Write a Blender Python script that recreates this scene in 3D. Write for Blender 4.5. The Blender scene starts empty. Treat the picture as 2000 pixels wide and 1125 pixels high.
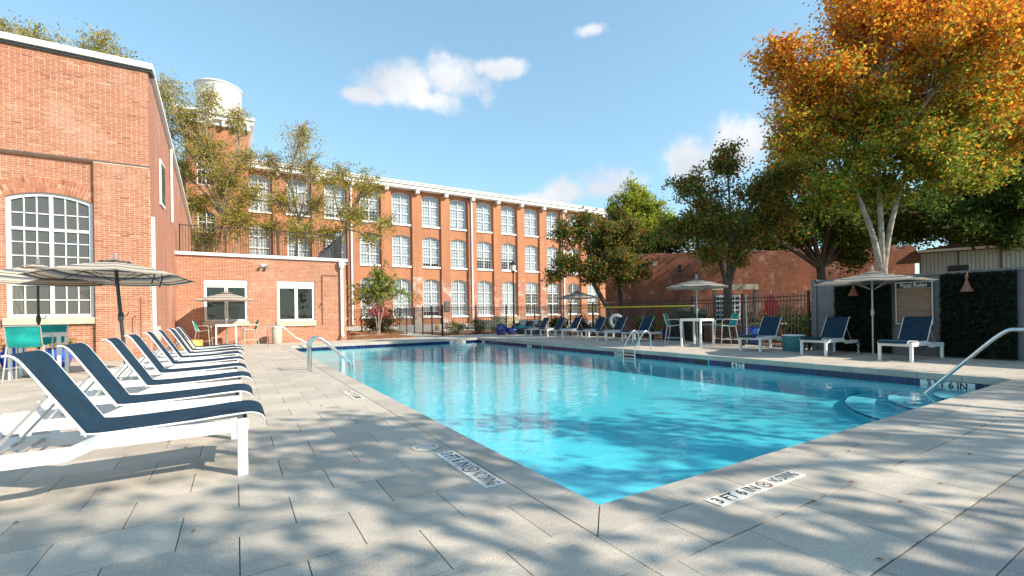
import bpy, math, random
import numpy as np
from mathutils import Matrix, Vector

R = math.radians
scene = bpy.context.scene
C = scene.collection
random.seed(7)

# ------------------------------------------------------------------ camera
# world axes: X along the pool's short side (to the right), Y along its long side (away), deck top at z = 0
cam_d = bpy.data.cameras.new('camera'); cam = bpy.data.objects.new('camera', cam_d); C.objects.link(cam)
cam_d.sensor_width = 36.0; cam_d.lens = 16.02; cam_d.shift_y = 0.0257
cam_d.clip_start = 0.05; cam_d.clip_end = 2000
cam.matrix_world = (Matrix.Translation((0, 0, 1.2)) @ Matrix.Rotation(R(-31.2), 4, 'Z')
                    @ Matrix.Rotation(R(90), 4, 'X') @ Matrix.Rotation(R(-0.9), 4, 'Z'))
scene.camera = cam

# ------------------------------------------------------------------ sky and sun
SUN_EL = 34.0
SUN_DIR = Vector((0.60 * math.cos(R(SUN_EL)), -0.80 * math.cos(R(SUN_EL)), math.sin(R(SUN_EL))))
SKY_STRENGTH = 0.15
world = bpy.data.worlds.new('World'); scene.world = world; world.use_nodes = True
wn = world.node_tree; wn.nodes.clear()
def N(nt, typ, **kw):
    n = nt.nodes.new(typ)
    for k, v in kw.items():
        if k.startswith('i_'):
            key = k[2:]
            n.inputs[int(key) if key.isdigit() else key].default_value = v
        else:
            setattr(n, k, v)
    return n
def build_world():
    nt = wn; L = nt.links.new
    out = N(nt, 'ShaderNodeOutputWorld'); bg = N(nt, 'ShaderNodeBackground'); bg.inputs[1].default_value = SKY_STRENGTH
    sky = N(nt, 'ShaderNodeTexSky', sky_type='NISHITA', sun_disc=False, sun_elevation=R(SUN_EL),
            sun_rotation=math.atan2(0.6, -0.8), altitude=200, air_density=1.25, dust_density=0.35, ozone_density=2.2)
    tc = N(nt, 'ShaderNodeTexCoord')
    nz = N(nt, 'ShaderNodeTexNoise', i_Scale=8.0, i_Detail=12.0, i_Roughness=0.62)
    L(tc.outputs['Generated'], nz.inputs['Vector'])
    nz2 = N(nt, 'ShaderNodeTexNoise', i_Scale=5.0, i_Detail=4.0)
    L(tc.outputs['Generated'], nz2.inputs['Vector'])
    def M(op, a, b=None, **kw):
        m = N(nt, 'ShaderNodeMath', operation=op, **kw)
        for i, x in enumerate((a, b)):
            if x is None: continue
            if isinstance(x, (int, float)): m.inputs[i].default_value = x
            else: L(x, m.inputs[i])
        return m.outputs[0]
    def dot(v):
        m = N(nt, 'ShaderNodeVectorMath', operation='DOT_PRODUCT'); m.inputs[1].default_value = v
        L(tc.outputs['Generated'], m.inputs[0]); return m.outputs['Value']
    noise = M('MULTIPLY', M('SUBTRACT', nz.outputs[0], 0.5), 3.0)
    clouds = [((.2822, .8505, .4439), .100, .050), ((.3607, .8109, .4608), .085, .046), ((.4321, .7657, .4764), .075, .022),
              ((.2171, .8816, .4191), .055, .018), ((.3218, .8474, .4223), .085, .030),
              ((.5664, .6374, .5225), .050, .016), ((.5893, .7672, .2533), .085, .034), ((.6656, .7018, .2538), .10, .045),
              ((.5327, .809, .2485), .075, .026), ((.761, .5809, .2889), .068, .052), ((.806, .5082, .3036), .075, .055),
              # the rest of the sky carries the same scattered small clouds
              ((-.75, .5, .43), .14, .05), ((-.5, -.6, .62), .16, .06), ((.1, -.85, .5), .12, .05), ((.9, -.1, .42), .13, .05),
              ((-.93, -.2, .3), .12, .05), ((.55, -.62, .55), .10, .05)]
    total = None
    for c, a, b in clouds:
        c = Vector(c).normalized(); r = c.cross(Vector((0, 0, 1))).normalized(); u = r.cross(c)
        w = M('MAXIMUM', dot(c), 0.05)
        x = M('DIVIDE', M('DIVIDE', dot(r), w), a); y = M('DIVIDE', M('DIVIDE', dot(u), w), b)
        d = M('SQRT', M('ADD', M('MULTIPLY', x, x), M('MULTIPLY', y, y)))
        v = M('SUBTRACT', 1.0, d)
        total = v if total is None else M('SMOOTH_MAX', total, v)
        if total is not v: total.node.inputs[2].default_value = 0.15
    val = M('ADD', total, noise)
    mr = N(nt, 'ShaderNodeMapRange', interpolation_type='SMOOTHERSTEP'); L(val, mr.inputs[0])
    mr.inputs[1].default_value = -0.02; mr.inputs[2].default_value = 0.85
    ramp = N(nt, 'ShaderNodeMapRange'); L(nz2.outputs[0], ramp.inputs[0])
    ramp.inputs[1].default_value = 0.40; ramp.inputs[2].default_value = 0.66
    cc = N(nt, 'ShaderNodeMix', data_type='RGBA'); L(ramp.outputs[0], cc.inputs[0])
    cc.inputs[6].default_value = (3.15, 3.2, 3.3, 1); cc.inputs[7].default_value = (2.35, 2.5, 2.75, 1)
    # cleaner, slightly greener blue towards the horizon, as a lens renders a clear autumn sky
    hs = N(nt, 'ShaderNodeHueSaturation', i_Hue=0.49, i_Saturation=0.88, i_Value=1.0); L(sky.outputs[0], hs.inputs['Color'])
    gm = N(nt, 'ShaderNodeGamma', i_Gamma=0.7); L(hs.outputs[0], gm.inputs[0])
    tn = N(nt, 'ShaderNodeMix', data_type='RGBA', blend_type='MULTIPLY'); tn.inputs[0].default_value = 1
    L(gm.outputs[0], tn.inputs[6]); tn.inputs[7].default_value = (.77, 1.02, 1.14, 1)
    mx = N(nt, 'ShaderNodeMix', data_type='RGBA'); L(mr.outputs[0], mx.inputs[0])
    L(tn.outputs[2], mx.inputs[6]); L(cc.outputs[2], mx.inputs[7])
    L(mx.outputs[2], bg.inputs[0]); L(bg.outputs[0], out.inputs[0])
build_world()
sun_d = bpy.data.lights.new('sun', 'SUN'); sun_d.energy = 3.5; sun_d.angle = R(0.53); sun_d.color = (1.0, 0.90, 0.76)
sun = bpy.data.objects.new('sun', sun_d); C.objects.link(sun)
sun.rotation_euler = SUN_DIR.to_track_quat('Z', 'Y').to_euler()
scene.view_settings.view_transform = 'Standard'; scene.view_settings.look = 'None'
scene.view_settings.exposure = 1.12; scene.view_settings.gamma = 1.0
scene.view_settings.use_curve_mapping = False
scene.cycles.max_bounces = 6; scene.cycles.transparent_max_bounces = 12
scene.cycles.caustics_reflective = False; scene.cycles.caustics_refractive = False

# ------------------------------------------------------------------ materials
MATS = {}
def mat(name, col, rough=0.6, metal=0.0, var=0.0, vscale=3.0, bump=0.0, bscale=40.0, spec=0.5, dirt=None, coat=0.0):
    """Principled paint with world-space noise for colour drift, fine relief and optional dirt patches."""
    m = bpy.data.materials.new(name); m.use_nodes = True; nt = m.node_tree; L = nt.links.new
    b = nt.nodes['Principled BSDF']
    b.inputs['Roughness'].default_value = rough; b.inputs['Metallic'].default_value = metal
    b.inputs['Specular IOR Level'].default_value = spec; b.inputs['Coat Weight'].default_value = coat
    col = tuple(col) + (1,)
    b.inputs['Base Color'].default_value = col
    geo = N(nt, 'ShaderNodeNewGeometry')
    last = None
    if var:
        nz = N(nt, 'ShaderNodeTexNoise', i_Scale=vscale, i_Detail=5.0); L(geo.outputs['Position'], nz.inputs['Vector'])
        mr = N(nt, 'ShaderNodeMapRange', i_1=0.3, i_2=0.7, i_3=1 - var, i_4=1 + var); L(nz.outputs[0], mr.inputs[0])
        mu = N(nt, 'ShaderNodeMix', data_type='RGBA', blend_type='MULTIPLY'); mu.inputs[0].default_value = 1
        mu.inputs[6].default_value = col; L(mr.outputs[0], mu.inputs[7]); last = mu.outputs[2]
        rr = N(nt, 'ShaderNodeMapRange', i_3=max(0, rough - .12), i_4=min(1, rough + .12)); L(nz.outputs[0], rr.inputs[0])
        L(rr.outputs[0], b.inputs['Roughness'])
    if dirt:
        dcol, dscale, lo, hi = dirt
        nd = N(nt, 'ShaderNodeTexNoise', i_Scale=dscale, i_Detail=8.0, i_Roughness=0.65); L(geo.outputs['Position'], nd.inputs['Vector'])
        md = N(nt, 'ShaderNodeMapRange', i_1=lo, i_2=hi); L(nd.outputs[0], md.inputs[0])
        mx = N(nt, 'ShaderNodeMix', data_type='RGBA'); L(md.outputs[0], mx.inputs[0])
        if last: L(last, mx.inputs[6])
        else: mx.inputs[6].default_value = col
        mx.inputs[7].default_value = tuple(dcol) + (1,); last = mx.outputs[2]
    if last: L(last, b.inputs['Base Color'])
    if bump:
        nb = N(nt, 'ShaderNodeTexNoise', i_Scale=bscale, i_Detail=4.0); L(geo.outputs['Position'], nb.inputs['Vector'])
        bp = N(nt, 'ShaderNodeBump', i_Strength=bump, i_Distance=0.01); L(nb.outputs[0], bp.inputs['Height']); L(bp.outputs[0], b.inputs['Normal'])
    MATS[name] = m; return m

def mat_attr_ramp(name, attr, stops, rough=0.8, noise=0.25, nscale=30.0, bump=0.3, bscale=120.0, stain=None, interp='LINEAR'):
    """Colour picked per piece (attribute 0..1), then grain, then optional stain patches in world space."""
    m = bpy.data.materials.new(name); m.use_nodes = True; nt = m.node_tree; L = nt.links.new
    b = nt.nodes['Principled BSDF']; b.inputs['Roughness'].default_value = rough
    at = N(nt, 'ShaderNodeAttribute', attribute_name=attr); rp = N(nt, 'ShaderNodeValToRGB'); rp.color_ramp.interpolation = interp
    cr = rp.color_ramp
    while len(cr.elements) < len(stops): cr.elements.new(0.5)
    for e, (p, c) in zip(cr.elements, stops): e.position = p; e.color = tuple(c) + (1,)
    L(at.outputs['Fac'], rp.inputs[0])
    geo = N(nt, 'ShaderNodeNewGeometry')
    nz = N(nt, 'ShaderNodeTexNoise', i_Scale=nscale, i_Detail=6.0); L(geo.outputs['Position'], nz.inputs['Vector'])
    mr = N(nt, 'ShaderNodeMapRange', i_1=0.3, i_2=0.7, i_3=1 - noise, i_4=1 + noise); L(nz.outputs[0], mr.inputs[0])
    mu = N(nt, 'ShaderNodeMix', data_type='RGBA', blend_type='MULTIPLY'); mu.inputs[0].default_value = 1
    L(rp.outputs[0], mu.inputs[6]); L(mr.outputs[0], mu.inputs[7]); last = mu.outputs[2]
    for st in (stain or []):
        scol, sscale, lo, hi, amt = st
        ns = N(nt, 'ShaderNodeTexNoise', i_Scale=sscale, i_Detail=6.0, i_Roughness=0.62); L(geo.outputs['Position'], ns.inputs['Vector'])
        ms = N(nt, 'ShaderNodeMapRange', i_1=lo, i_2=hi, i_3=0, i_4=amt); L(ns.outputs[0], ms.inputs[0])
        mx = N(nt, 'ShaderNodeMix', data_type='RGBA'); L(ms.outputs[0], mx.inputs[0]); L(last, mx.inputs[6])
        mx.inputs[7].default_value = tuple(scol) + (1,); last = mx.outputs[2]
    L(last, b.inputs['Base Color'])
    nb = N(nt, 'ShaderNodeTexNoise', i_Scale=bscale, i_Detail=3.0); L(geo.outputs['Position'], nb.inputs['Vector'])
    bp = N(nt, 'ShaderNodeBump', i_Strength=bump, i_Distance=0.004); L(nb.outputs[0], bp.inputs['Height']); L(bp.outputs[0], b.inputs['Normal'])
    MATS[name] = m; return m

def mat_brick_far(name, c1, c2, mortar, swap, stain, sc=1.0):
    """Brick courses for walls whose bricks are only a few pixels long; swap says which world axes run along the wall."""
    m = bpy.data.materials.new(name); m.use_nodes = True; nt = m.node_tree; L = nt.links.new
    b = nt.nodes['Principled BSDF']; b.inputs['Roughness'].default_value = 0.9
    geo = N(nt, 'ShaderNodeNewGeometry'); sp = N(nt, 'ShaderNodeSeparateXYZ'); L(geo.outputs['Position'], sp.inputs[0])
    cb = N(nt, 'ShaderNodeCombineXYZ')
    if swap == 'x': L(sp.outputs[0], cb.inputs[0])
    elif swap == 'y': L(sp.outputs[1], cb.inputs[0])
    else:
        ad = N(nt, 'ShaderNodeMath', operation='SUBTRACT'); L(sp.outputs[0], ad.inputs[0]); L(sp.outputs[1], ad.inputs[1]); L(ad.outputs[0], cb.inputs[0])
    L(sp.outputs[2], cb.inputs[1])
    bt = N(nt, 'ShaderNodeTexBrick', i_Scale=1.0 / sc, offset=0.5)
    bt.inputs['Brick Width'].default_value = 0.21; bt.inputs['Row Height'].default_value = 0.075
    bt.inputs['Mortar Size'].default_value = 0.007; bt.inputs['Color1'].default_value = tuple(c1) + (1,)
    bt.inputs['Color2'].default_value = tuple(c2) + (1,); bt.inputs['Mortar'].default_value = tuple(mortar) + (1,)
    L(cb.outputs[0], bt.inputs['Vector']); last = bt.outputs[0]
    for scol, sscale, lo, hi, amt in stain:
        ns = N(nt, 'ShaderNodeTexNoise', i_Scale=sscale, i_Detail=7.0, i_Roughness=0.65); L(geo.outputs['Position'], ns.inputs['Vector'])
        ms = N(nt, 'ShaderNodeMapRange', i_1=lo, i_2=hi, i_3=0, i_4=amt); L(ns.outputs[0], ms.inputs[0])
        mx = N(nt, 'ShaderNodeMix', data_type='RGBA'); L(ms.outputs[0], mx.inputs[0]); L(last, mx.inputs[6])
        mx.inputs[7].default_value = tuple(scol) + (1,); last = mx.outputs[2]
    # rain streaks running down the wall
    mpv = N(nt, 'ShaderNodeMapping'); mpv.inputs['Scale'].default_value = (1.6, 1.6, .12); L(geo.outputs['Position'], mpv.inputs['Vector'])
    nv = N(nt, 'ShaderNodeTexNoise', i_Scale=1.0, i_Detail=6.0, i_Roughness=0.6); L(mpv.outputs[0], nv.inputs['Vector'])
    mv = N(nt, 'ShaderNodeMapRange', i_1=.35, i_2=.68, i_3=1.07, i_4=.80); L(nv.outputs[0], mv.inputs[0])
    mm = N(nt, 'ShaderNodeMix', data_type='RGBA', blend_type='MULTIPLY'); mm.inputs[0].default_value = 1; L(last, mm.inputs[6]); L(mv.outputs[0], mm.inputs[7]); last = mm.outputs[2]
    L(last, b.inputs['Base Color'])
    bp = N(nt, 'ShaderNodeBump', i_Strength=0.6, i_Distance=0.01); L(bt.outputs['Fac'], bp.inputs['Height']); bp.invert = True
    L(bp.outputs[0], b.inputs['Normal'])
    MATS[name] = m; return m

def schlick(nt, f0, nrm=None):
    """reflectance of a dielectric face, the same from both sides"""
    L = nt.links.new; geo = N(nt, 'ShaderNodeNewGeometry'); d = N(nt, 'ShaderNodeVectorMath', operation='DOT_PRODUCT')
    L(geo.outputs['Incoming'], d.inputs[0]); L(nrm if nrm else geo.outputs['Normal'], d.inputs[1])
    a = N(nt, 'ShaderNodeMath', operation='ABSOLUTE'); L(d.outputs['Value'], a.inputs[0])
    m = N(nt, 'ShaderNodeMath', operation='SUBTRACT', use_clamp=True); m.inputs[0].default_value = 1.0; L(a.outputs[0], m.inputs[1])
    p = N(nt, 'ShaderNodeMath', operation='POWER'); L(m.outputs[0], p.inputs[0]); p.inputs[1].default_value = 5.0
    r = N(nt, 'ShaderNodeMath', operation='MULTIPLY_ADD'); L(p.outputs[0], r.inputs[0]); r.inputs[1].default_value = 1 - f0; r.inputs[2].default_value = f0
    return r.outputs[0]
def mat_pane(name, tint, rough=0.02, body=0.0, bodycol=(.02, .03, .03)):
    """Window glass: Fresnel reflection over a clear (or partly dark) pane, slightly wavy."""
    m = bpy.data.materials.new(name); m.use_nodes = True; nt = m.node_tree; L = nt.links.new; nt.nodes.clear()
    out = N(nt, 'ShaderNodeOutputMaterial'); fr = schlick(nt, .08)
    tr = N(nt, 'ShaderNodeBsdfTransparent'); tr.inputs[0].default_value = tuple(tint) + (1,)
    gl = N(nt, 'ShaderNodeBsdfGlossy', i_Roughness=rough)
    geo = N(nt, 'ShaderNodeNewGeometry'); nb = N(nt, 'ShaderNodeTexNoise', i_Scale=1.6, i_Detail=2.0); L(geo.outputs['Position'], nb.inputs['Vector'])
    bp = N(nt, 'ShaderNodeBump', i_Strength=0.10, i_Distance=0.1); L(nb.outputs[0], bp.inputs['Height']); L(bp.outputs[0], gl.inputs['Normal'])
    base = tr.outputs[0]
    if body:
        df = N(nt, 'ShaderNodeBsdfDiffuse'); df.inputs[0].default_value = tuple(bodycol) + (1,)
        mb = N(nt, 'ShaderNodeMixShader', i_0=body); L(tr.outputs[0], mb.inputs[1]); L(df.outputs[0], mb.inputs[2]); base = mb.outputs[0]
    mx = N(nt, 'ShaderNodeMixShader'); L(fr, mx.inputs[0]); L(base, mx.inputs[1]); L(gl.outputs[0], mx.inputs[2])
    L(mx.outputs[0], out.inputs[0]); MATS[name] = m; return m

def mat_leaf(name, trans=0.35, rough=0.5):
    m = bpy.data.materials.new(name); m.use_nodes = True; nt = m.node_tree; L = nt.links.new; nt.nodes.clear()
    out = N(nt, 'ShaderNodeOutputMaterial'); at = N(nt, 'ShaderNodeAttribute', attribute_name='lcol')
    df = N(nt, 'ShaderNodeBsdfDiffuse')
    tl = N(nt, 'ShaderNodeBsdfTranslucent'); mx = N(nt, 'ShaderNodeMixShader', i_0=trans)
    L(at.outputs['Color'], df.inputs[0]); L(at.outputs['Color'], tl.inputs[0])
    L(df.outputs[0], mx.inputs[1]); L(tl.outputs[0], mx.inputs[2]); L(mx.outputs[0], out.inputs[0])
    MATS[name] = m; return m

def mat_water():
    m = bpy.data.materials.new('water'); m.use_nodes = True; nt = m.node_tree; L = nt.links.new; nt.nodes.clear()
    out = N(nt, 'ShaderNodeOutputMaterial'); geo = N(nt, 'ShaderNodeNewGeometry')
    mp = N(nt, 'ShaderNodeMapping'); mp.inputs['Rotation'].default_value = (0, 0, R(31)); mp.inputs['Scale'].default_value = (1.0, 1.8, 1.0)
    L(geo.outputs['Position'], mp.inputs['Vector'])
    n1 = N(nt, 'ShaderNodeTexNoise', i_Scale=2.2, i_Detail=3.0, i_Roughness=0.45, i_Distortion=0.6); L(mp.outputs[0], n1.inputs['Vector'])
    n2 = N(nt, 'ShaderNodeTexNoise', i_Scale=9.0, i_Detail=2.0, i_Roughness=0.5); L(mp.outputs[0], n2.inputs['Vector'])
    ad = N(nt, 'ShaderNodeMath', operation='MULTIPLY_ADD'); L(n2.outputs[0], ad.inputs[0]); ad.inputs[1].default_value = 0.16; L(n1.outputs[0], ad.inputs[2])
    bp = N(nt, 'ShaderNodeBump', i_Strength=0.16, i_Distance=0.05); L(ad.outputs[0], bp.inputs['Height'])
    fr = schlick(nt, .035, bp.outputs[0])
    tr = N(nt, 'ShaderNodeBsdfTransparent'); tr.inputs[0].default_value = (0.80, 0.965, 0.985, 1)
    gl = N(nt, 'ShaderNodeBsdfGlossy', i_Roughness=0.015); L(bp.outputs[0], gl.inputs['Normal'])
    mx = N(nt, 'ShaderNodeMixShader'); L(fr, mx.inputs[0]); L(tr.outputs[0], mx.inputs[1]); L(gl.outputs[0], mx.inputs[2])
    L(mx.outputs[0], out.inputs[0]); MATS['water'] = m

def mat_paver(name, c, speck, sat=1.0):
    m = bpy.data.materials.new(name); m.use_nodes = True; nt = m.node_tree; L = nt.links.new
    b = nt.nodes['Principled BSDF']; b.inputs['Roughness'].default_value = 0.72; b.inputs['Specular IOR Level'].default_value = 0.3
    geo = N(nt, 'ShaderNodeNewGeometry'); at = N(nt, 'ShaderNodeAttribute', attribute_name='tone')
    n1 = N(nt, 'ShaderNodeTexNoise', i_Scale=110.0, i_Detail=4.0, i_Roughness=0.7); L(geo.outputs['Position'], n1.inputs['Vector'])
    n2 = N(nt, 'ShaderNodeTexNoise', i_Scale=1.7, i_Detail=6.0, i_Roughness=0.6); L(geo.outputs['Position'], n2.inputs['Vector'])
    mp = N(nt, 'ShaderNodeMapping'); mp.inputs['Scale'].default_value = (6, 40, 6); L(geo.outputs['Position'], mp.inputs['Vector'])
    n3 = N(nt, 'ShaderNodeTexNoise', i_Scale=1.0, i_Detail=4.0); L(mp.outputs[0], n3.inputs['Vector'])
    def mr(src, a, bb, lo, hi):
        q = N(nt, 'ShaderNodeMapRange', i_1=a, i_2=bb, i_3=lo, i_4=hi); L(src, q.inputs[0]); return q.outputs[0]
    f = None
    for s in (mr(n1.outputs[0], .30, .70, 1 - speck, 1 + speck), mr(n2.outputs[0], .3, .7, .90, 1.08), mr(n3.outputs[0], .3, .7, .95, 1.05), mr(at.outputs['Fac'], 0, 1, .91, 1.07)):
        if f is None: f = s
        else:
            q = N(nt, 'ShaderNodeMath', operation='MULTIPLY'); L(f, q.inputs[0]); L(s, q.inputs[1]); f = q.outputs[0]
    mu = N(nt, 'ShaderNodeMix', data_type='RGBA', blend_type='MULTIPLY'); mu.inputs[0].default_value = 1
    mu.inputs[6].default_value = tuple(c) + (1,); L(f, mu.inputs[7])
    # old drip stains
    ns = N(nt, 'ShaderNodeTexNoise', i_Scale=0.9, i_Detail=7.0, i_Roughness=0.7); L(geo.outputs['Position'], ns.inputs['Vector'])
    ms = N(nt, 'ShaderNodeMapRange', i_1=.54, i_2=.76, i_3=0, i_4=.34); L(ns.outputs[0], ms.inputs[0])
    mx = N(nt, 'ShaderNodeMix', data_type='RGBA'); L(ms.outputs[0], mx.inputs[0]); L(mu.outputs[2], mx.inputs[6]); mx.inputs[7].default_value = (.20, .17, .13, 1)
    L(mx.outputs[2], b.inputs['Base Color'])
    bp = N(nt, 'ShaderNodeBump', i_Strength=0.35, i_Distance=0.003); L(n1.outputs[0], bp.inputs['Height']); L(bp.outputs[0], b.inputs['Normal'])
    MATS[name] = m

def mat_sling(name, col):
    m = bpy.data.materials.new(name); m.use_nodes = True; nt = m.node_tree; L = nt.links.new
    b = nt.nodes['Principled BSDF']; b.inputs['Roughness'].default_value = 0.7; b.inputs['Specular IOR Level'].default_value = 0.25
    tc = N(nt, 'ShaderNodeTexCoord')
    w1 = N(nt, 'ShaderNodeTexWave', i_Scale=70.0, bands_direction='X'); w2 = N(nt, 'ShaderNodeTexWave', i_Scale=70.0, bands_direction='Y')
    L(tc.outputs['Object'], w1.inputs['Vector']); L(tc.outputs['Object'], w2.inputs['Vector'])
    ad = N(nt, 'ShaderNodeMath', operation='ADD'); L(w1.outputs[1], ad.inputs[0]); L(w2.outputs[1], ad.inputs[1])
    nz = N(nt, 'ShaderNodeTexNoise', i_Scale=5.0, i_Detail=5.0); L(tc.outputs['Object'], nz.inputs['Vector'])
    am = N(nt, 'ShaderNodeMath', operation='MULTIPLY_ADD'); L(ad.outputs[0], am.inputs[0]); am.inputs[1].default_value = 0.25; L(nz.outputs[0], am.inputs[2])
    mr = N(nt, 'ShaderNodeMapRange', i_1=.4, i_2=1.0, i_3=.7, i_4=1.45); L(am.outputs[0], mr.inputs[0])
    mu = N(nt, 'ShaderNodeMix', data_type='RGBA', blend_type='MULTIPLY'); mu.inputs[0].default_value = 1
    mu.inputs[6].default_value = tuple(col) + (1,); L(mr.outputs[0], mu.inputs[7]); L(mu.outputs[2], b.inputs['Base Color'])
    bp = N(nt, 'ShaderNodeBump', i_Strength=0.3, i_Distance=0.002); L(ad.outputs[0], bp.inputs['Height']); L(bp.outputs[0], b.inputs['Normal'])
    MATS[name] = m

def mat_canopy(name, stops):
    m = bpy.data.materials.new(name); m.use_nodes = True; nt = m.node_tree; L = nt.links.new; nt.nodes.clear()
    out = N(nt, 'ShaderNodeOutputMaterial'); at = N(nt, 'ShaderNodeAttribute', attribute_name='stripe')
    rp = N(nt, 'ShaderNodeValToRGB'); rp.color_ramp.interpolation = 'CONSTANT'; cr = rp.color_ramp
    while len(cr.elements) < len(stops): cr.elements.new(0.5)
    for e, (p, c) in zip(cr.elements, stops): e.position = p; e.color = tuple(c) + (1,)
    L(at.outputs['Fac'], rp.inputs[0])
    df = N(nt, 'ShaderNodeBsdfDiffuse', i_Roughness=0.7); tl = N(nt, 'ShaderNodeBsdfTranslucent'); mx = N(nt, 'ShaderNodeMixShader', i_0=0.3)
    L(rp.outputs[0], df.inputs[0]); L(rp.outputs[0], tl.inputs[0]); L(df.outputs[0], mx.inputs[1]); L(tl.outputs[0], mx.inputs[2]); L(mx.outputs[0], out.inputs[0])
    MATS[name] = m

mat('white_paint', (.80, .80, .79), .45, var=.05, vscale=2.5)
mat('frame_white', (.82, .82, .81), .38, var=.04, vscale=6)
mat('trim_white', (.82, .81, .78), .5, var=.06, vscale=1.5, dirt=((.55, .52, .46), 2.2, .62, .85))
mat('sill_stone', (.55, .48, .36), .8, var=.12, vscale=5, bump=.3)
mat('mortar', (.66, .48, .34), .95, var=.12, vscale=8, bump=.5, bscale=90)
mat('joint', (.19, .16, .12), .95, var=.3, vscale=3, bump=.4)
mat('steel', (.70, .69, .66), .18, metal=1.0, var=.05, vscale=9)
mat('alu', (.62, .58, .52), .38, metal=.6, var=.06)
mat('black_iron', (.012, .012, .013), .42, var=.2)
mat('dark_pole', (.05, .055, .06), .4, metal=.3)
mat('grey_pole', (.42, .40, .38), .4, metal=.5)
mat('grey_block', (.17, .165, .165), .85, var=.16, vscale=4, bump=.5, bscale=60)
mat('dark_panel', (.010, .012, .010), .9, var=.3)
mat('copper', (.27, .105, .07), .55, metal=.25, var=.2, vscale=14)
mat('sign_white', (.75, .74, .72), .5); mat('sign_black', (.012, .012, .014), .35)
mat('sign_brown', (.17, .085, .045), .35, var=.06)
mat('sign_print', (.42, .30, .20), .5)
mat('blue_glaze', (.012, .03, .16), .08, var=.25, vscale=8, coat=.6)
mat('blue_glaze_bright', (.02, .10, .50), .08, var=.2, vscale=8, coat=.6)
mat('teal_drum', (.03, .17, .18), .5, var=.25, vscale=16); mat('yellow_drum', (.62, .40, .10), .45, var=.15, vscale=5)
mat('wicker', (.075, .075, .075), .75, var=.35, vscale=60, bump=.9, bscale=150)
mat('teal_cushion', (.03, .33, .36), .9, var=.1, vscale=20, bump=.4, bscale=200)
mat('pale_cushion', (.36, .43, .38), .9, var=.25, vscale=25, bump=.4, bscale=200)
mat('bin_stone', (.52, .46, .37), .85, var=.15, vscale=30, bump=.5, bscale=80)
mat('soil', (.055, .035, .022), 1, var=.4, vscale=12, bump=1, bscale=30)
mat('mulch', (.19, .075, .028), 1, var=.45, vscale=9, bump=1, bscale=40, dirt=((.30, .17, .05), 3, .5, .75))
mat('ground', (.24, .18, .115), .95, var=.3, vscale=.6, bump=.6, bscale=12, dirt=((.10, .11, .04), .35, .5, .68))
mat('concrete', (.50, .47, .42), .85, var=.12, vscale=2.2, bump=.3, bscale=40, dirt=((.32, .28, .22), 1.4, .56, .8))
mat('plaster_blue', (.11, .64, .73), .75, var=.05, vscale=.8)
mat('plaster_step', (.18, .68, .77), .75, var=.05, vscale=.8)
mat('tile_edge', (.02, .05, .12), .2)
mat('marker_white', (.74, .70, .62), .5, var=.08, vscale=20, dirt=((.45, .38, .28), 9, .55, .8))
mat('ink_black', (.02, .02, .022), .5); mat('ink_red', (.33, .05, .04), .5)
mat('tank_white', (.74, .72, .69), .5, var=.08, vscale=1.2, dirt=((.42, .33, .25), 1.1, .62, .85))
mat('asphalt_roof', (.10, .10, .10), .9, var=.2)
mat('room_grey', (.50, .47, .40), .9, var=.08); mat('room_dark', (.035, .035, .035), .9)
mat('blind', (.54, .57, .61), .8, var=.05, vscale=3); mat('blind_dim', (.42, .48, .50), .8)
mat('yellow_pole', (.75, .55, .02), .4); mat('red_cloth', (.55, .02, .015), .7, var=.15, vscale=9)
mat('ring_white', (.78, .75, .72), .5, var=.05, vscale=10); mat('rope', (.5, .42, .3), .9)
mat('lamp_glass', (.75, .74, .68), .15, coat=.4)
mat('shed_metal', (.40, .41, .36), .45, metal=.25, var=.12, vscale=2, dirt=((.28, .22, .14), 2, .6, .85))
mat('roof_brown', (.11, .085, .06), .8, var=.2)
mat('wood_table', (.28, .15, .07), .7, var=.25, vscale=7); mat('stone_block', (.55, .43, .28), .9, var=.2, vscale=4, bump=.6, bscale=30)
mat('stair_grey', (.09, .10, .105), .8, var=.2, vscale=6)
mat('green_box', (.03, .06, .035), .5, var=.1); mat('beam', (.42, .36, .27), .8, var=.15)
mat('lid', (.62, .56, .47), .6, var=.08, vscale=20)
mat('fallen_leaf', (.34, .11, .03), .8, var=.4, vscale=40)
mat('bark_pale', (.36, .31, .25), .9, var=.35, vscale=6, bump=.8, bscale=30, dirt=((.14, .11, .08), 3.5, .5, .7))
mat('bark_dark', (.085, .065, .05), .95, var=.35, vscale=6, bump=.8, bscale=30)
mat('bark_birch', (.40, .32, .24), .9, var=.4, vscale=5, bump=.6, bscale=25, dirt=((.16, .11, .08), 5, .5, .7))
mat_leaf('leaf', .5); mat_leaf('leaf_dark', .22)
mat_water()
mat_paver('paver', (.50, .437, .36), .30); mat_paver('paver_shade_tint', (.38, .345, .30), .32); mat_paver('coping', (.46, .405, .34), .30)  # second mix is the same stone with shade painted into its colour
mat_sling('sling_navy', (.007, .031, .056)); mat_sling('sling_teal', (.012, .30, .27))
_t, _d, _g, _r, _o = (.58, .52, .43), (.10, .11, .125), (.27, .27, .28), (.30, .10, .05), (.20, .17, .09)
STR = [(0, _t), (.08, _d), (.13, _t), (.20, _r), (.24, _t), (.32, _g), (.40, _d), (.45, _t), (.53, _o), (.57, _t), (.66, _d), (.72, _g), (.78, _t), (.86, _r), (.89, _t), (.93, _d), (.975, _t)]
mat_canopy('canopy', STR)
BR = [(0, (.28, .088, .052)), (.25, (.36, .128, .07)), (.6, (.43, .168, .092)), (.85, (.49, .21, .12)), (1, (.56, .31, .20))]
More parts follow.
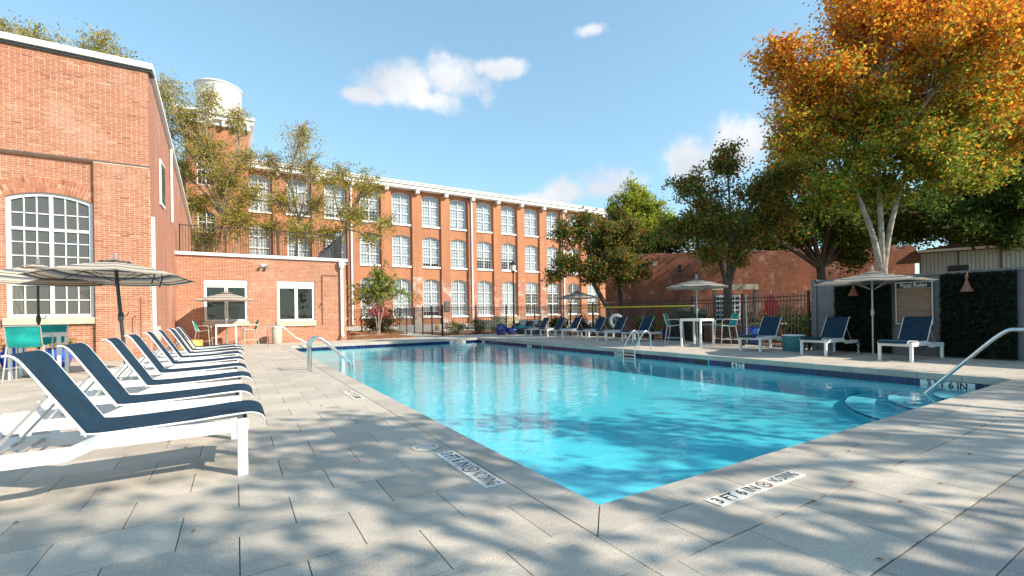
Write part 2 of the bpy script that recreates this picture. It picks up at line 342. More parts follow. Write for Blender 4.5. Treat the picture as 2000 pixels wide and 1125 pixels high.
mat_attr_ramp('brick', 'tone', BR, rough=.88, noise=.18, nscale=45, stain=[((.62, .46, .37), .55, .52, .74, .50), ((.26, .12, .07), .7, .56, .78, .45)])
mat_brick_far('brick_mill', (.49, .20, .095), (.42, .16, .072), (.55, .31, .19), 'x', [((.62, .50, .42), .35, .62, .80, .0), ((.30, .11, .05), .25, .5, .75, .35), ((.52, .22, .10), .4, .52, .75, .4)], sc=1.0)
mat_brick_far('brick_mill_worn', (.44, .16, .075), (.36, .11, .05), (.58, .42, .32), 'x', [((.68, .60, .54), .9, .50, .66, .85), ((.25, .10, .05), .5, .55, .8, .3)])
mat_brick_far('brick_side', (.46, .15, .08), (.37, .115, .06), (.55, .40, .30), 'y', [((.60, .42, .33), .7, .5, .8, .5)])
mat_brick_far('brick_old', (.33, .098, .046), (.19, .055, .028), (.34, .19, .12), 'd', [((.58, .42, .33), 1.3, .56, .68, .65), ((.12, .06, .045), .5, .50, .66, .7), ((.40, .13, .055), .35, .48, .66, .5)], sc=1.5)
mat_attr_ramp('pool_tile', 'tone', [(0, (.004, .007, .045)), (.6, (.006, .012, .075)), (1, (.012, .025, .12))], rough=.15, noise=.1, bump=.05)
mat_pane('pane_hall', (.80, .82, .78), body=.40, bodycol=(.22, .205, .18)); mat_pane('pane_clear', (.90, .94, .93)); mat_pane('pane_dim', (.55, .60, .58), body=.25, bodycol=(.05, .06, .06)); mat_pane('pane_dark', (.20, .23, .21), body=.75, bodycol=(.014, .018, .014))

# ------------------------------------------------------------------ mesh helpers
class MB:
    def __init__(s): s.v = []; s.f = []; s.a = []; s.tone = 0.5
    def add(s, vs, fs):
        o = len(s.v); s.v += [tuple(p) for p in vs]; s.a += [s.tone] * len(vs); s.f += [tuple(i + o for i in f) for f in fs]
    def box(s, x0, x1, y0, y1, z0, z1):
        s.add([(x0, y0, z0), (x1, y0, z0), (x1, y1, z0), (x0, y1, z0), (x0, y0, z1), (x1, y0, z1), (x1, y1, z1), (x0, y1, z1)],
              [(0, 3, 2, 1), (4, 5, 6, 7), (0, 1, 5, 4), (1, 2, 6, 5), (2, 3, 7, 6), (3, 0, 4, 7)])
    def bbox(s, x0, x1, y0, y1, z0, z1, b=.01):
        """box with chamfered vertical and top edges"""
        def ring(i, z): return [(x0 + i, y0 + b + 0, z), (x0 + b, y0 + i, z), (x1 - b, y0 + i, z), (x1 - i, y0 + b, z), (x1 - i, y1 - b, z), (x1 - b, y1 - i, z), (x0 + b, y1 - i, z), (x0 + i, y1 - b, z)]
        a = ring(0, z0); m = ring(0, z1 - b)
        t = [(min(max(p[0], x0 + b), x1 - b), min(max(p[1], y0 + b), y1 - b), z1) for p in m]
        t = [(x0 + b, y0 + b, z1), (x1 - b, y0 + b, z1), (x1 - b, y1 - b, z1), (x0 + b, y1 - b, z1)]
        vs = a + m + t; fs = [tuple(range(7, -1, -1))]
        for i in range(8): j = (i + 1) % 8; fs.append((i, j, 8 + j, 8 + i))
        fs += [(8, 9, 16), (9, 10, 17, 16), (10, 11, 17), (11, 12, 18, 17), (12, 13, 18), (13, 14, 19, 18), (14, 15, 19), (15, 8, 16, 19), (16, 17, 18, 19)]
        s.add(vs, fs)
    def quad(s, a, b, c, d): s.add([a, b, c, d], [(0, 1, 2, 3)])
    def tube(s, pts, r, n=8, cap=True):
        pts = [Vector(p) for p in pts]; k = len(pts); rs = r if isinstance(r, (list, tuple)) else [r] * k
        vs = []; prev = None
        for i, p in enumerate(pts):
            t = (pts[min(i + 1, k - 1)] - pts[max(i - 1, 0)]).normalized()
            if prev is None: a = t.cross(Vector((0, 0, 1)) if abs(t.z) < .9 else Vector((1, 0, 0))).normalized()
            else: a = (prev - t * prev.dot(t)).normalized()
            prev = a; b = t.cross(a)
            for j in range(n):
                th = 2 * math.pi * j / n; vs.append(p + (a * math.cos(th) + b * math.sin(th)) * rs[i])
        fs = [(i * n + j, i * n + (j + 1) % n, (i + 1) * n + (j + 1) % n, (i + 1) * n + j) for i in range(k - 1) for j in range(n)]
        if cap: fs += [tuple(range(n - 1, -1, -1)), tuple((k - 1) * n + j for j in range(n))]
        s.add(vs, fs)
    def bar(s, p, q, w, h, up=(0, 0, 1)):
        p = Vector(p); q = Vector(q); t = (q - p).normalized(); u = Vector(up)
        a = t.cross(u)
        if a.length < 1e-4: a = t.cross(Vector((0, 1, 0)))
        a = a.normalized() * w / 2; b = a.cross(t).normalized() * h / 2
        s.add([p - a - b, p + a - b, p + a + b, p - a + b, q - a - b, q + a - b, q + a + b, q - a + b],
              [(3, 2, 1, 0), (4, 5, 6, 7), (0, 1, 5, 4), (1, 2, 6, 5), (2, 3, 7, 6), (3, 0, 4, 7)])
    def lathe(s, prof, n=20, c=(0, 0, 0), cap=True):
        vs = []; k = len(prof)
        for r, z in prof:
            for j in range(n): th = 2 * math.pi * j / n; vs.append((c[0] + r * math.cos(th), c[1] + r * math.sin(th), c[2] + z))
        fs = [(i * n + j, i * n + (j + 1) % n, (i + 1) * n + (j + 1) % n, (i + 1) * n + j) for i in range(k - 1) for j in range(n)]
        if cap: fs += [tuple(range(n - 1, -1, -1)), tuple((k - 1) * n + j for j in range(n))]
        s.add(vs, fs)
    def prism(s, poly, lo, hi, axis='y'):
        """poly: 2-D outline; axis y -> points are (x, z) extruded lo..hi along y; axis x -> (y, z); axis z -> (x, y)"""
        def P(p, d): return {'y': (p[0], d, p[1]), 'x': (d, p[0], p[1]), 'z': (p[0], p[1], d)}[axis]
        n = len(poly); vs = [P(p, lo) for p in poly] + [P(p, hi) for p in poly]
        s.add(vs, [tuple(range(n)), tuple(range(2 * n - 1, n - 1, -1))] + [(i, i + n, (i + 1) % n + n, (i + 1) % n) for i in range(n)])
    def sheet(s, rows, th=0.0):
        """grid of points (list of rows); th thickens along the face normal"""
        k = len(rows); n = len(rows[0])
        vs = [Vector(p) for r in rows for p in r]
        fs = [(i * n + j, i * n + j + 1, (i + 1) * n + j + 1, (i + 1) * n + j) for i in range(k - 1) for j in range(n - 1)]
        if th:
            nrm = []
            for i in range(k):
                for j in range(n):
                    a = Vector(rows[min(i + 1, k - 1)][j]) - Vector(rows[max(i - 1, 0)][j]); b = Vector(rows[i][min(j + 1, n - 1)]) - Vector(rows[i][max(j - 1, 0)])
                    nrm.append(a.cross(b).normalized())
            o = len(vs); vs += [p - q * th for p, q in zip(vs, nrm)]
            fs = fs + [tuple(reversed([x + o for x in f])) for f in fs]
            edge = [(0, j) for j in range(n)] + [(i, n - 1) for i in range(1, k)] + [(k - 1, j) for j in range(n - 2, -1, -1)] + [(i, 0) for i in range(k - 2, 0, -1)]
            ids = [i * n + j for i, j in edge]
            for a, b in zip(ids, ids[1:] + ids[:1]): fs.append((b, a, a + o, b + o))
        s.add(vs, fs)
    def mesh(s, name, m, smooth=False, attr=None):
        me = bpy.data.meshes.new(name); me.from_pydata(s.v, [], s.f)
        if m: me.materials.append(MATS[m])
        if attr:
            at = me.attributes.new(attr, 'FLOAT', 'POINT'); at.data.foreach_set('value', s.a)
        if smooth:
            me.polygons.foreach_set('use_smooth', [True] * len(me.polygons))
            if smooth is not True:
                me.set_sharp_from_angle(angle=R(smooth))
        me.update(); return me
    def build(s, name, m, parent=None, smooth=False, attr=None):
        return link(name, s.mesh(name, m, smooth, attr), parent)
def link(name, me, parent=None, loc=None, scale=None, rot=None):
    o = bpy.data.objects.new(name, me); C.objects.link(o)
    if parent: o.parent = parent
    if loc: o.location = loc
    if scale: o.scale = scale
    if rot: o.rotation_euler = rot
    return o
def tag(o, label=None, cat=None, group=None, kind=None):
    if label: o['label'] = label
    if cat: o['category'] = cat
    if group: o['group'] = group
    if kind: o['kind'] = kind
    return o
def thing(name, label, cat, loc=(0, 0, 0), rz=0, group=None):
    o = bpy.data.objects.new(name, None); C.objects.link(o); o.location = loc; o.rotation_euler = (0, 0, rz); o.empty_display_size = .2
    return tag(o, label, cat, group)
def copy_tree(o, parent=None):
    c = o.copy(); C.objects.link(c); c.parent = parent
    for ch in [x for x in bpy.data.objects if x.parent == o]: copy_tree(ch, c)
    return c
def text_mesh(txt, size, m, align='CENTER', extrude=0.0015, bold=0.0):
    cu = bpy.data.curves.new('text', 'FONT'); cu.body = txt; cu.size = size; cu.align_x = align; cu.align_y = 'CENTER'; cu.extrude = extrude; cu.offset = bold
    o = bpy.data.objects.new('text', cu); me = bpy.data.meshes.new_from_object(o); bpy.data.objects.remove(o); bpy.data.curves.remove(cu)
    me.materials.clear(); me.materials.append(MATS[m]); return me

# view test used to choose which of many alike pieces are biggest in the picture
_f = Vector((math.sin(R(31.2)), math.cos(R(31.2)), 0)); _r = Vector((math.cos(R(31.2)), -math.sin(R(31.2)), 0))
def seen(p):
    q = Vector(p) - Vector((0, 0, 1.2)); w = q.dot(_f)
    if w < .3: return 0, 0
    u = q.dot(_r) / w * 890; v = q.z / w * 890
    return w, (1 if abs(u) < 1060 and -560 < v < 660 else 0)

# ------------------------------------------------------------------ ground, deck, pool
PX0, PX1, PY0, PY1 = 1.93, 10.93, 2.17, 21.55
def ring_rects(X0, X1, Y0, Y1, hx0, hx1, hy0, hy1):
    return [(X0, hx0, Y0, Y1), (hx1, X1, Y0, Y1), (hx0, hx1, Y0, hy0), (hx0, hx1, hy1, Y1)]
g = MB()
for x0, x1, y0, y1 in ring_rects(-400, 500, -300, 600, PX0 - .02, PX1 + .02, PY0 - .02, PY1 + .02):
    g.quad((x0, y0, -.05), (x1, y0, -.05), (x1, y1, -.05), (x0, y1, -.05))
tag(g.build('ground', 'ground'), kind='structure')
# sheet under the pavers: the dark joints
dk = thing('pool_deck', None, None); dk['kind'] = 'structure'
b = MB()
for x0, x1, y0, y1 in ring_rects(-10, 16.9, -5, 24.72, PX0 - .01, PX1 + .01, PY0 - .01, PY1 + .01):
    if x1 > 16: x1 = 16.0
    b.box(x0, x1, y0, y1, -.045, -.010)
b.build('joint_bed', 'joint', dk)
rng = random.Random(3)
pav = []
GAP = .006
def lay(x0, x1, y0, y1, L0, W0, off0, m, jitter=.0):
    k = 0; y = y0
    while y < y1 - .03:
        ye = min(y + W0, y1); x = x0 - L0 + ((off0 + k * .5 * L0) % L0)
        while x < x1 - .02:
            xe = min(x + L0, x1); xs = max(x, x0)
            if xe - xs > .04: pav.append((xs + GAP / 2, xe - GAP / 2, y + GAP / 2, ye - GAP / 2, m))
            x += L0
        y = ye; k += 1
lay(-9.5, 1.645, 2.0 - .47 * 13, 24.66, .575, .47, .30, 'paver')
lay(1.645, 14.5, 1.48, 1.865, .58, .40, .45, 'paver')
lay(1.645, 14.5, .93, 1.475, .58, .60, .16, 'paver')
lay(1.645, 14.5, -4.5, .925, .95, .57, .40, 'paver_shade_tint')  # near right pavers: their solid shade is carried by a darker colour
lay(11.235, 15.9, 1.87, 24.6, .575, .47, .1, 'paver')
lay(1.645, 11.235, 21.85, 24.6, .575, .47, .2, 'paver')
# coping stones round the pool, mitred look at the near corner
cop = []
x = PX0 - .285
def coping_run(a0, a1, fixed, axis):
    n = max(1, round((a1 - a0) / .6)); d = (a1 - a0) / n
    for i in range(n):
        s, e = a0 + i * d + GAP / 2, a0 + (i + 1) * d - GAP / 2
        cop.append((fixed[0], fixed[1], s, e) if axis == 'y' else (s, e, fixed[0], fixed[1]))
coping_run(PY0 + .28, PY1, (PX0 - .28, PX0), 'y'); coping_run(PY0, PY1, (PX1, PX1 + .30), 'y')
coping_run(PX0 + .45, PX1 + .3, (PY0 - .30, PY0 - GAP), 'x'); coping_run(PX0 - .28, PX1 + .3, (PY1 + GAP, PY1 + .30), 'x')
def score(r):
    c = ((r[0] + r[1]) / 2, (r[2] + r[3]) / 2, 0); w, ok = seen(c)
    return ok * (r[1] - r[0]) * (r[3] - r[2]) / max(w, .3) ** 3
pav.sort(key=score, reverse=True)
unit = []
for k in range(6):
    q = MB(); q.tone = k / 5; q.bbox(-.5, .5, -.5, .5, -1, 0, .006); unit.append(q.mesh('paver', 'paver', attr='tone'))
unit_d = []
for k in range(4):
    q = MB(); q.tone = k / 3; q.bbox(-.5, .5, -.5, .5, -1, 0, .006); unit_d.append(q.mesh('paver_shaded', 'paver_shade_tint', attr='tone'))
rest = {'paver': MB(), 'paver_shade_tint': MB()}
for i, (x0, x1, y0, y1, m) in enumerate(pav):
    z = rng.uniform(-.0022, .0)
    if i < 300:
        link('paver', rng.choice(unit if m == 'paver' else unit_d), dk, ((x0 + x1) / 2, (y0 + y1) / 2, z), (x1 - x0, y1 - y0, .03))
    else:
        rest[m].tone = rng.random(); rest[m].box(x0, x1, y0, y1, -.03, z)
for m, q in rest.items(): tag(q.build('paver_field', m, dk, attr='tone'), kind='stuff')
# the right-hand deck reaches past the pavers to the fence line
b = MB(); b.box(15.9, 16.0, 1.9, 24.7, -.04, -.003); b.build('edge_strip', 'concrete', dk)

# pool basin
D0 = -.62   # the floor stands at its apparent depth, as water lifts it to the eye
bs = MB()
bs.quad((PX0, PY0, D0), (PX1, PY0, D0), (PX1, 12, D0 - .06), (PX0, 12, D0 - .06))
bs.quad((PX0, 12, D0 - .06), (PX1, 12, D0 - .06), (PX1, PY1, D0 - .16), (PX0, PY1, D0 - .16))
for (ax, ay, bx, by) in ((PX0, PY0, PX1, PY0), (PX1, PY0, PX1, PY1), (PX1, PY1, PX0, PY1), (PX0, PY1, PX0, PY0)):
    bs.quad((ax, ay, D0 - .2), (ax, ay, -.12), (bx, by, -.12), (bx, by, D0 - .2))
pool = bs.build('pool_basin', 'plaster_blue'); tag(pool, kind='structure')
cu = []
for k in range(5):
    q = MB(); q.tone = k / 4; q.bbox(-.5, .5, -.5, .5, -1, 0, .012); cu.append(q.mesh('coping_stone', 'coping', attr='tone'))
for r in cop:
    link('coping_stone', rng.choice(cu), pool, ((r[0] + r[1]) / 2, (r[2] + r[3]) / 2, 0.001), (r[1] - r[0], r[3] - r[2], .12))
for poly in ([(PX0 - .28, PY0 + .28 - GAP / 2), (PX0 - .28, PY0 - .295), (PX0 - .004, PY0 - .004), (PX0 - .0, PY0 + .28 - GAP / 2)],
             [(PX0 - .274, PY0 - .30), (PX0 + .45 - GAP / 2, PY0 - .30), (PX0 + .45 - GAP / 2, PY0 - GAP), (PX0 + .004, PY0 - GAP)]):
    q = MB(); q.tone = .5; q.prism(poly, -.12, 0, 'z'); q.build('coping_corner', 'coping', pool, attr='tone')
# waterline tiles, proud of the wall on the two sides in view
tm = []
for k in range(5):
    q = MB(); q.tone = rng.random(); q.bbox(-.5, .5, -.5, .5, -1, 0, .03); tm.append(q.mesh('tile', 'pool_tile', attr='tone'))
skim = [15.9, 8.05]
n = 124; d = (PY1 - PY0) / n
for i in range(n):
    y = PY0 + (i + .5) * d
    if any(abs(y - s) < .24 for s in skim): continue
    link('tile', rng.choice(tm), pool, (PX1 - .008, y, -.19), (d - .006, .14, .012), (R(90), 0, R(-90)))
n = 58; d = (PX1 - PX0) / n
for i in range(n):
    link('tile', rng.choice(tm), pool, (PX0 + (i + .5) * d, PY1 - .008, -.19), (d - .006, .14, .012), (R(90), 0, 0))
for s in skim:
    q = MB(); q.box(PX1 - .006, PX1 + .2, s - .22, s + .22, -.27, -.122); q.build('skimmer_opening', 'ink_black', pool)
# rounded entry steps in the near right corner
for k, (rad, zt) in enumerate(((2.15, -.53), (1.55, -.43), (.95, -.32))):
    q = MB(); e = MB(); arc = [(PX1 - rad * 1.25 * math.cos(t), PY0 + rad * math.sin(t)) for t in [i * math.pi / 2 / 20 for i in range(21)]]
    q.prism([(PX1, PY0)] + arc, D0 - .1, zt, 'z'); st = q.build('step', 'plaster_step', pool)
    e.tube([(x, y, zt + .004) for x, y in arc], .014, 5); e.build('tile_nosing', 'tile_edge', st)
for y, z in ((9.0, D0 - .05), (15.5, D0 - .10)):
    q = MB(); q.lathe([(.22, 0), (.22, .03), (.19, .045), (0, .045)], 24, (6.4, y, z), cap=False); dr = q.build('floor_drain', 'plaster_step', pool)
    q = MB()
    for k in range(7): q.box(6.4 - .15, 6.4 + .15, y - .15 + k * .05 - .008, y - .15 + k * .05 + .008, z + .046, z + .05)
    q.build('drain_slot', 'plaster_blue', dr)
# depth markers
def no_diving(parent, x, y, z, s, rz):
    q = MB(); n = 28
    vs = [(s * math.cos(2 * math.pi * i / n) * r, s * math.sin(2 * math.pi * i / n) * r, 0) for r in (1, .78) for i in range(n)]
    q.add(vs, [(i, (i + 1) % n, n + (i + 1) % n, n + i) for i in range(n)])
    o = q.build('prohibition_ring', 'ink_red', parent); o.location = (x, y, z); o.rotation_euler = (0, 0, rz)
    q = MB(); q.add([(-.6 * s, .52 * s, .0006), (-.52 * s, .6 * s, .0006), (.6 * s, -.52 * s, .0006), (.52 * s, -.6 * s, .0006)], [(0, 3, 2, 1)])
    q.add([(-.45 * s, -.15 * s, 0), (-.35 * s, -.3 * s, 0), (.45 * s, .2 * s, 0), (.4 * s, .32 * s, 0)], [(0, 1, 2, 3)])
    o2 = q.build('prohibition_slash', 'ink_black', parent); o2.location = (x, y, z + .0004); o2.rotation_euler = (0, 0, rz)
def fit(o, width):
    xs = [v.co.x for v in o.data.vertices]; o.scale = (width / (max(xs) - min(xs)), 1, .3)
def deck_marker(name, cx, cy, rz, ln, wd, txt, txt2, parent):
    q = MB(); q.bbox(-ln / 2, ln / 2, -wd / 2, wd / 2, .0015, .005, .001); o = q.build(name, 'marker_white', parent); o.location = (cx, cy, 0); o.rotation_euler = (0, 0, rz)
    # faint joints between the single tiles of the strip
    j = MB()
    for i in range(1, 7): xx = -ln / 2 + ln * i / 7; j.box(xx - .0012, xx + .0012, -wd / 2, wd / 2, .0046, .0054)
    j.build('tile_joint', 'joint', o)
    a = link('lettering', text_mesh(txt, wd * .92, 'ink_black', bold=.0018), o, (-ln * .245, 0, .0056)); fit(a, ln * .44)
    no_diving(o, ln * .065, 0, .0056, wd * .42, 0)
    c = link('lettering', text_mesh(txt2, wd * .92, 'ink_black', bold=.001), o, (ln * .315, 0, .0056)); fit(c, ln * .30)
    return o
m1 = deck_marker('depth_marker', 1.54, 3.26, R(-90), .93, .165, '3 FT 6 IN', 'NO DIVING', dk)
m2 = deck_marker('depth_marker', 3.02, 1.79, 0, .99, .125, '3 FT 6 IN', 'NO DIVING', dk)
m3 = deck_marker('depth_marker', 1.52, 7.25, R(-90), .80, .16, '4 FT', 'NO DIVING', dk)
m4 = deck_marker('depth_marker', 11.5, 1.7, 0, .9, .125, '3 FT 6 IN', 'NO DIVING', dk)
def wall_marker(pos, rz, txt, ln):
    q = MB(); q.box(-ln / 2, ln / 2, -.006, .006, -.075, .065); o = q.build('depth_marker', 'marker_white', pool); o.location = pos; o.rotation_euler = (0, 0, rz)
    l = link('lettering', text_mesh(txt, .15, 'ink_black', bold=.004), o, (0, -.0075, 0)); l.rotation_euler = (R(90), 0, 0); l.scale = (.95, 1, .3)
for y, t, ln in ((2.97, '3 FT 6 IN', .74), (6.95, '4 FT', .34), (11.2, '4 FT', .34), (16.6, '5 FT', .34), (20.9, '5 FT', .34)):
    wall_marker((PX1 - .022, y, -.195), R(-90), t, ln)
wall_marker((9.75, PY1 - .022, -.195), 0, '5 FT 6 IN', .9)
# round skimmer lids set in the deck
def lid(x, y):
    q = MB(); q.lathe([(.125, .002), (.125, .006), (.118, .0075), (.1, .0075), (.098, .0065)], 28, (x, y, 0)); o = q.build('skimmer_lid', 'lid', dk)
    q = MB(); q.box(x - .09, x - .065, y - .01, y + .01, .006, .0085); q.box(x + .065, x + .09, y - .01, y + .01, .006, .0085); q.build('lid_notch', 'ink_black', o)
lid(1.46, 3.97); lid(.9, 18.2); lid(.55, 16.3)
# water
wb = MB(); wb.quad((PX0, PY0, -.21), (PX1, PY0, -.21), (PX1, PY1, -.21), (PX0, PY1, -.21))
tag(wb.build('pool_water', 'water'), kind='structure')

# planting bed, path, ground beyond the fence
def bump_patch(name, x0, x1, y0, y1, z, h, m, nx=24, ny=16, seed=1):
    r = random.Random(seed); ph = [r.uniform(0, 6) for _ in range(6)]; rows = []
    for i in range(ny + 1):
        row = []
        for j in range(nx + 1):
            u, v = j / nx, i / ny; x = x0 + (x1 - x0) * u; y = y0 + (y1 - y0) * v
            e = min(1, 6 * min(u, 1 - u, v, 1 - v))
            row.append((x, y, z + e * h * (.6 + .25 * math.sin(x * 1.7 + ph[0]) + .25 * math.sin(y * 2.1 + ph[1]) + .15 * math.sin(x * 4.1 + y * 3.3 + ph[2]))))
        rows.append(row)
    q = MB(); q.sheet([list(reversed(rw)) for rw in rows]); return tag(q.build(name, m, smooth=True), kind='structure')
bump_patch('mulch_bed', 4.92, 9.0, 24.74, 28.6, -.04, .16, 'mulch', seed=2)
bump_patch('mulch_bed', 4.95, 10.2, 30.2, 34.0, -.04, .3, 'mulch', seed=5)
bump_patch('mulch_bed', 10.6, 17.0, 25.0, 31.0, -.04, .18, 'mulch', seed=8)
bump_patch('mulch_bed', 16.9, 40, 4.0, 25, -.04, .12, 'mulch', 40, 30, seed=9)
q = MB(); q.prism([(1.7, 24.7), (4.9, 24.72), (9.0, 24.72), (10.3, 24.72), (15.9, 24.72), (15.9, 24.95), (10.55, 24.98), (10.0, 30.1), (4.9, 30.2), (4.9, 28.62), (9.0, 28.62), (9.05, 24.75)], -.04, -.004, 'z')
q2 = MB(); q2.box(9.02, 10.5, 24.74, 30.2, -.04, -.006); q2.box(4.92, 9.02, 28.62, 30.2, -.04, -.006); q2.box(9.02, 16.0, 24.722, 24.98, -.04, -.0055)
tag(q2.build('garden_path', 'concrete'), kind='structure')
q = MB(); q.add([(5, 34, .05), (45, 34, .05), (45, 42.4, .36), (5, 42.4, .36)], [(0, 1, 2, 3)]); q.add([(5, 31, -.045), (45, 31, -.045), (45, 34, .05), (5, 34, .05)], [(0, 1, 2, 3)])
tag(q.build('terrace', 'concrete'), kind='structure')

# ------------------------------------------------------------------ walls with arched openings
def arch_pts(xa, xb, zs, rise, n=14):
    """points of a segmental arch from (xa, zs) up and over to (xb, zs)"""
    h = (xb - xa) / 2; cx = (xa + xb) / 2
    if rise <= 0: return [(xa, zs), (xb, zs)]
    rad = (h * h + rise * rise) / (2 * rise); cz = zs + rise - rad; a = math.asin(h / rad)
    return [(cx + rad * math.sin(-a + 2 * a * i / n), cz + rad * math.cos(-a + 2 * a * i / n)) for i in range(n + 1)]
def wall_with_openings(q, x0, x1, z0, z1, ops, y, depth):
    """front face at y (facing -Y) with openings (xa, xb, za, zs, rise) stacked in one column, sorted upward, and reveals of given depth"""
    xa, xb = ops[0][0], ops[0][1]
    q.quad((x0, y, z0), (xa, y, z0), (xa, y, z1), (x0, y, z1)); q.quad((xb, y, z0), (x1, y, z0), (x1, y, z1), (xb, y, z1))
    zb = z0; below = [(xa, z0), (xb, z0)]
    for (a, b_, za, zs, rise) in ops + [(xa, xb, z1, z1, 0)]:
        for p, r in zip(below[:-1], below[1:]):
            q.quad((p[0], y, p[1]), (r[0], y, r[1]), (r[0], y, za), (p[0], y, za))
        below = arch_pts(xa, xb, zs, rise)
        if za < z1:
            out = [(xa, za)] + below + [(xb, za)]
            for p, r in zip(out, out[1:] + out[:1]):
                q.quad((p[0], y, p[1]), (r[0], y, r[1]), (r[0], y + depth, r[1]), (p[0], y + depth, p[1]))
def arch_window(w, h, rise, cols, vbars, hbars, fw, muntins, name='window'):
    """meshes of an arched window in its own frame: origin bottom centre, facing -Y. hbars: heights of heavy transoms; muntins: (nx per leaf, heights)"""
    a = arch_pts(-w / 2, w / 2, h - rise, rise, 16); ai = arch_pts(-w / 2 + fw, w / 2 - fw, h - rise, max(rise - .01, .005) if rise else 0, 16)
    if rise: ai = [(x, z - fw * .9) for x, z in ai]
    else: ai = [(-w / 2 + fw, h - fw), (w / 2 - fw, h - fw)]
    def top_at(x):
        for (xa, za), (xb, zb) in zip(ai[:-1], ai[1:]):
            if xa - 1e-6 <= x <= xb + 1e-6: return za + (zb - za) * (x - xa) / max(xb - xa, 1e-6)
        return ai[0][1]
    fr = MB(); outer = [(-w / 2, 0)] + a + [(w / 2, 0)]; inner = [(-w / 2 + fw, fw)] + ai + [(w / 2 - fw, fw)]
    n = len(outer)
    for i in range(n):
        j = (i + 1) % n; o1, o2, i1, i2 = outer[i], outer[j], inner[i], inner[j]
        fr.quad((o1[0], -.04, o1[1]), (i1[0], -.04, i1[1]), (i2[0], -.04, i2[1]), (o2[0], -.04, o2[1]))
        fr.quad((i1[0], -.04, i1[1]), (i1[0], .05, i1[1]), (i2[0], .05, i2[1]), (i2[0], -.04, i2[1]))
        fr.quad((o1[0], -.04, o1[1]), (o2[0], -.04, o2[1]), (o2[0], .05, o2[1]), (o1[0], .05, o1[1]))
    mw = fw * .95
    for x in vbars: fr.box(x - mw / 2, x + mw / 2, -.035, .045, fw * .5, top_at(x) + .01)
    for z in hbars: fr.box(-w / 2 + fw * .6, w / 2 - fw * .6, -.030, .040, z - mw / 2, z + mw / 2)
    mu = MB(); t = muntins[2]
    edges = sorted([-w / 2 + fw] + [e for x in vbars for e in (x - mw / 2, x + mw / 2)] + [w / 2 - fw])
    for a0, b0 in zip(edges[0::2], edges[1::2]):
        for k in range(1, muntins[0]):
            x = a0 + (b0 - a0) * k / muntins[0]; mu.box(x - t / 2, x + t / 2, -.018, .014, fw * .8, top_at(x) + .005)
        for z in muntins[1]:
            if z < min(top_at(a0), top_at(b0)) + .03: mu.box(a0 - .004, b0 + .004, -.016, .012, z - t / 2, z + t / 2)
    pn = MB(); m = len(ai); pn.add([(x, .012, z) for x, z in [(-w / 2 + fw * .7, fw * .7)] + ai + [(w / 2 - fw * .7, fw * .7)]], [tuple(range(m + 2))])
    return fr, mu, pn

# ------------------------------------------------------------------ brick laying
BV = 10
brick_units = []
for k in range(BV):
    q = MB(); q.tone = (k + .5) / BV; q.box(-.5, .5, 0, 1, -.5, .5); brick_units.append(q.mesh('brick', 'brick', attr='tone'))
def courses(x0, x1, z0, z1, y, blocked, out, zoff=0, ln=.222, ht=.0475, g=.0165, rg=random.Random(5)):
    k = 0; z = z0
    while z + ht * .6 < z1:
        zt = min(z + ht, z1)
        segs = [(x0, x1)]
        for (ba, bb) in blocked((z + zt) / 2):
            ns = []
            for s, e in segs:
                if bb <= s or ba >= e: ns.append((s, e))
                else:
                    if ba > s: ns.append((s, ba))
                    if bb < e: ns.append((bb, e))
            segs = ns
        for s, e in segs:
            x = math.floor((s - x0) / (ln + g)) * (ln + g) + x0 - (k % 2) * (ln + g) / 2
            head = (k % 7 == 6)
            l_ = ln / 2 - g / 2 if head else ln
            while x < e:
                a, b_ = max(x, s), min(x + l_, e)
                if b_ - a > .025: out.append((a, b_, y - .006 - rg.random() * .004, z, zt))
                x += l_ + g
        z += ht + g; k += 1
def lay_bricks(parent, bricks, nmax=300, side='front'):
    rg = random.Random(11)
    order = sorted(bricks, key=lambda t: -(seen(((t[0] + t[1]) / 2, t[2], (t[3] + t[4]) / 2))[1]) * (t[1] - t[0] + .001 * t[0]))
    st = MB()
    for i, (a, b_, y, z0, z1) in enumerate(order):
        tone = min(1, max(0, rg.gauss(.55, .13)))
        if rg.random() < .05: tone = rg.choice((.05, .95))
        if i < nmax:
            link('brick', brick_units[min(BV - 1, int(tone * BV))], parent, ((a + b_) / 2, y, (z0 + z1) / 2), (b_ - a, .03, z1 - z0))
        else:
            st.tone = tone
            v = [(a, y, z0), (b_, y, z0), (b_, y, z1), (a, y, z1), (a, y + .03, z0), (b_, y + .03, z0), (b_, y + .03, z1), (a, y + .03, z1)]
            st.add(v, [(0, 1, 2, 3), (4, 0, 3, 7), (1, 5, 6, 2), (3, 2, 6, 7), (4, 5, 1, 0)])
    tag(st.build('brickwork', 'brick', parent, attr='tone'), kind='stuff')

# ------------------------------------------------------------------ left brick building
hall = thing('brick_hall', 'tall red brick hall at left edge with one big arched white window', 'building', (0, 0, 0))
WC = -4.545; WW = 1.83
q = MB()
wall_with_openings(q, -6.2, -3.57, -.1, 5.95, [(WC - WW / 2, WC + WW / 2, 1.32, 4.72, .19)], 18.12, .3)
q.box(-3.57, -2.255, 18.0, 18.5, -.1, 5.948); q.box(-12, -2.255, 18.0, 18.4, 5.95, 9.0); q.box(-12, -6.2, 18.0, 18.4, -.1, 5.95)
q.build('wall', 'mortar', hall)
q = MB(); q.prism([(18.012, -.1), (33, -.1), (33, 6.6), (26.5, 7.75), (18.012, 9.0)], -2.55, -2.25, 'x'); q.build('side_wall', 'brick_side', hall)
q = MB(); q.box(-12, -2.12, 17.86, 18.46, 9.0, 9.17); rf = q.build('roof_coping', 'trim_white', hall)
q = MB(); q.box(-12, -2.15, 17.93, 18.4, 8.93, 9.0); q.build('drip_edge', 'stair_grey', rf)
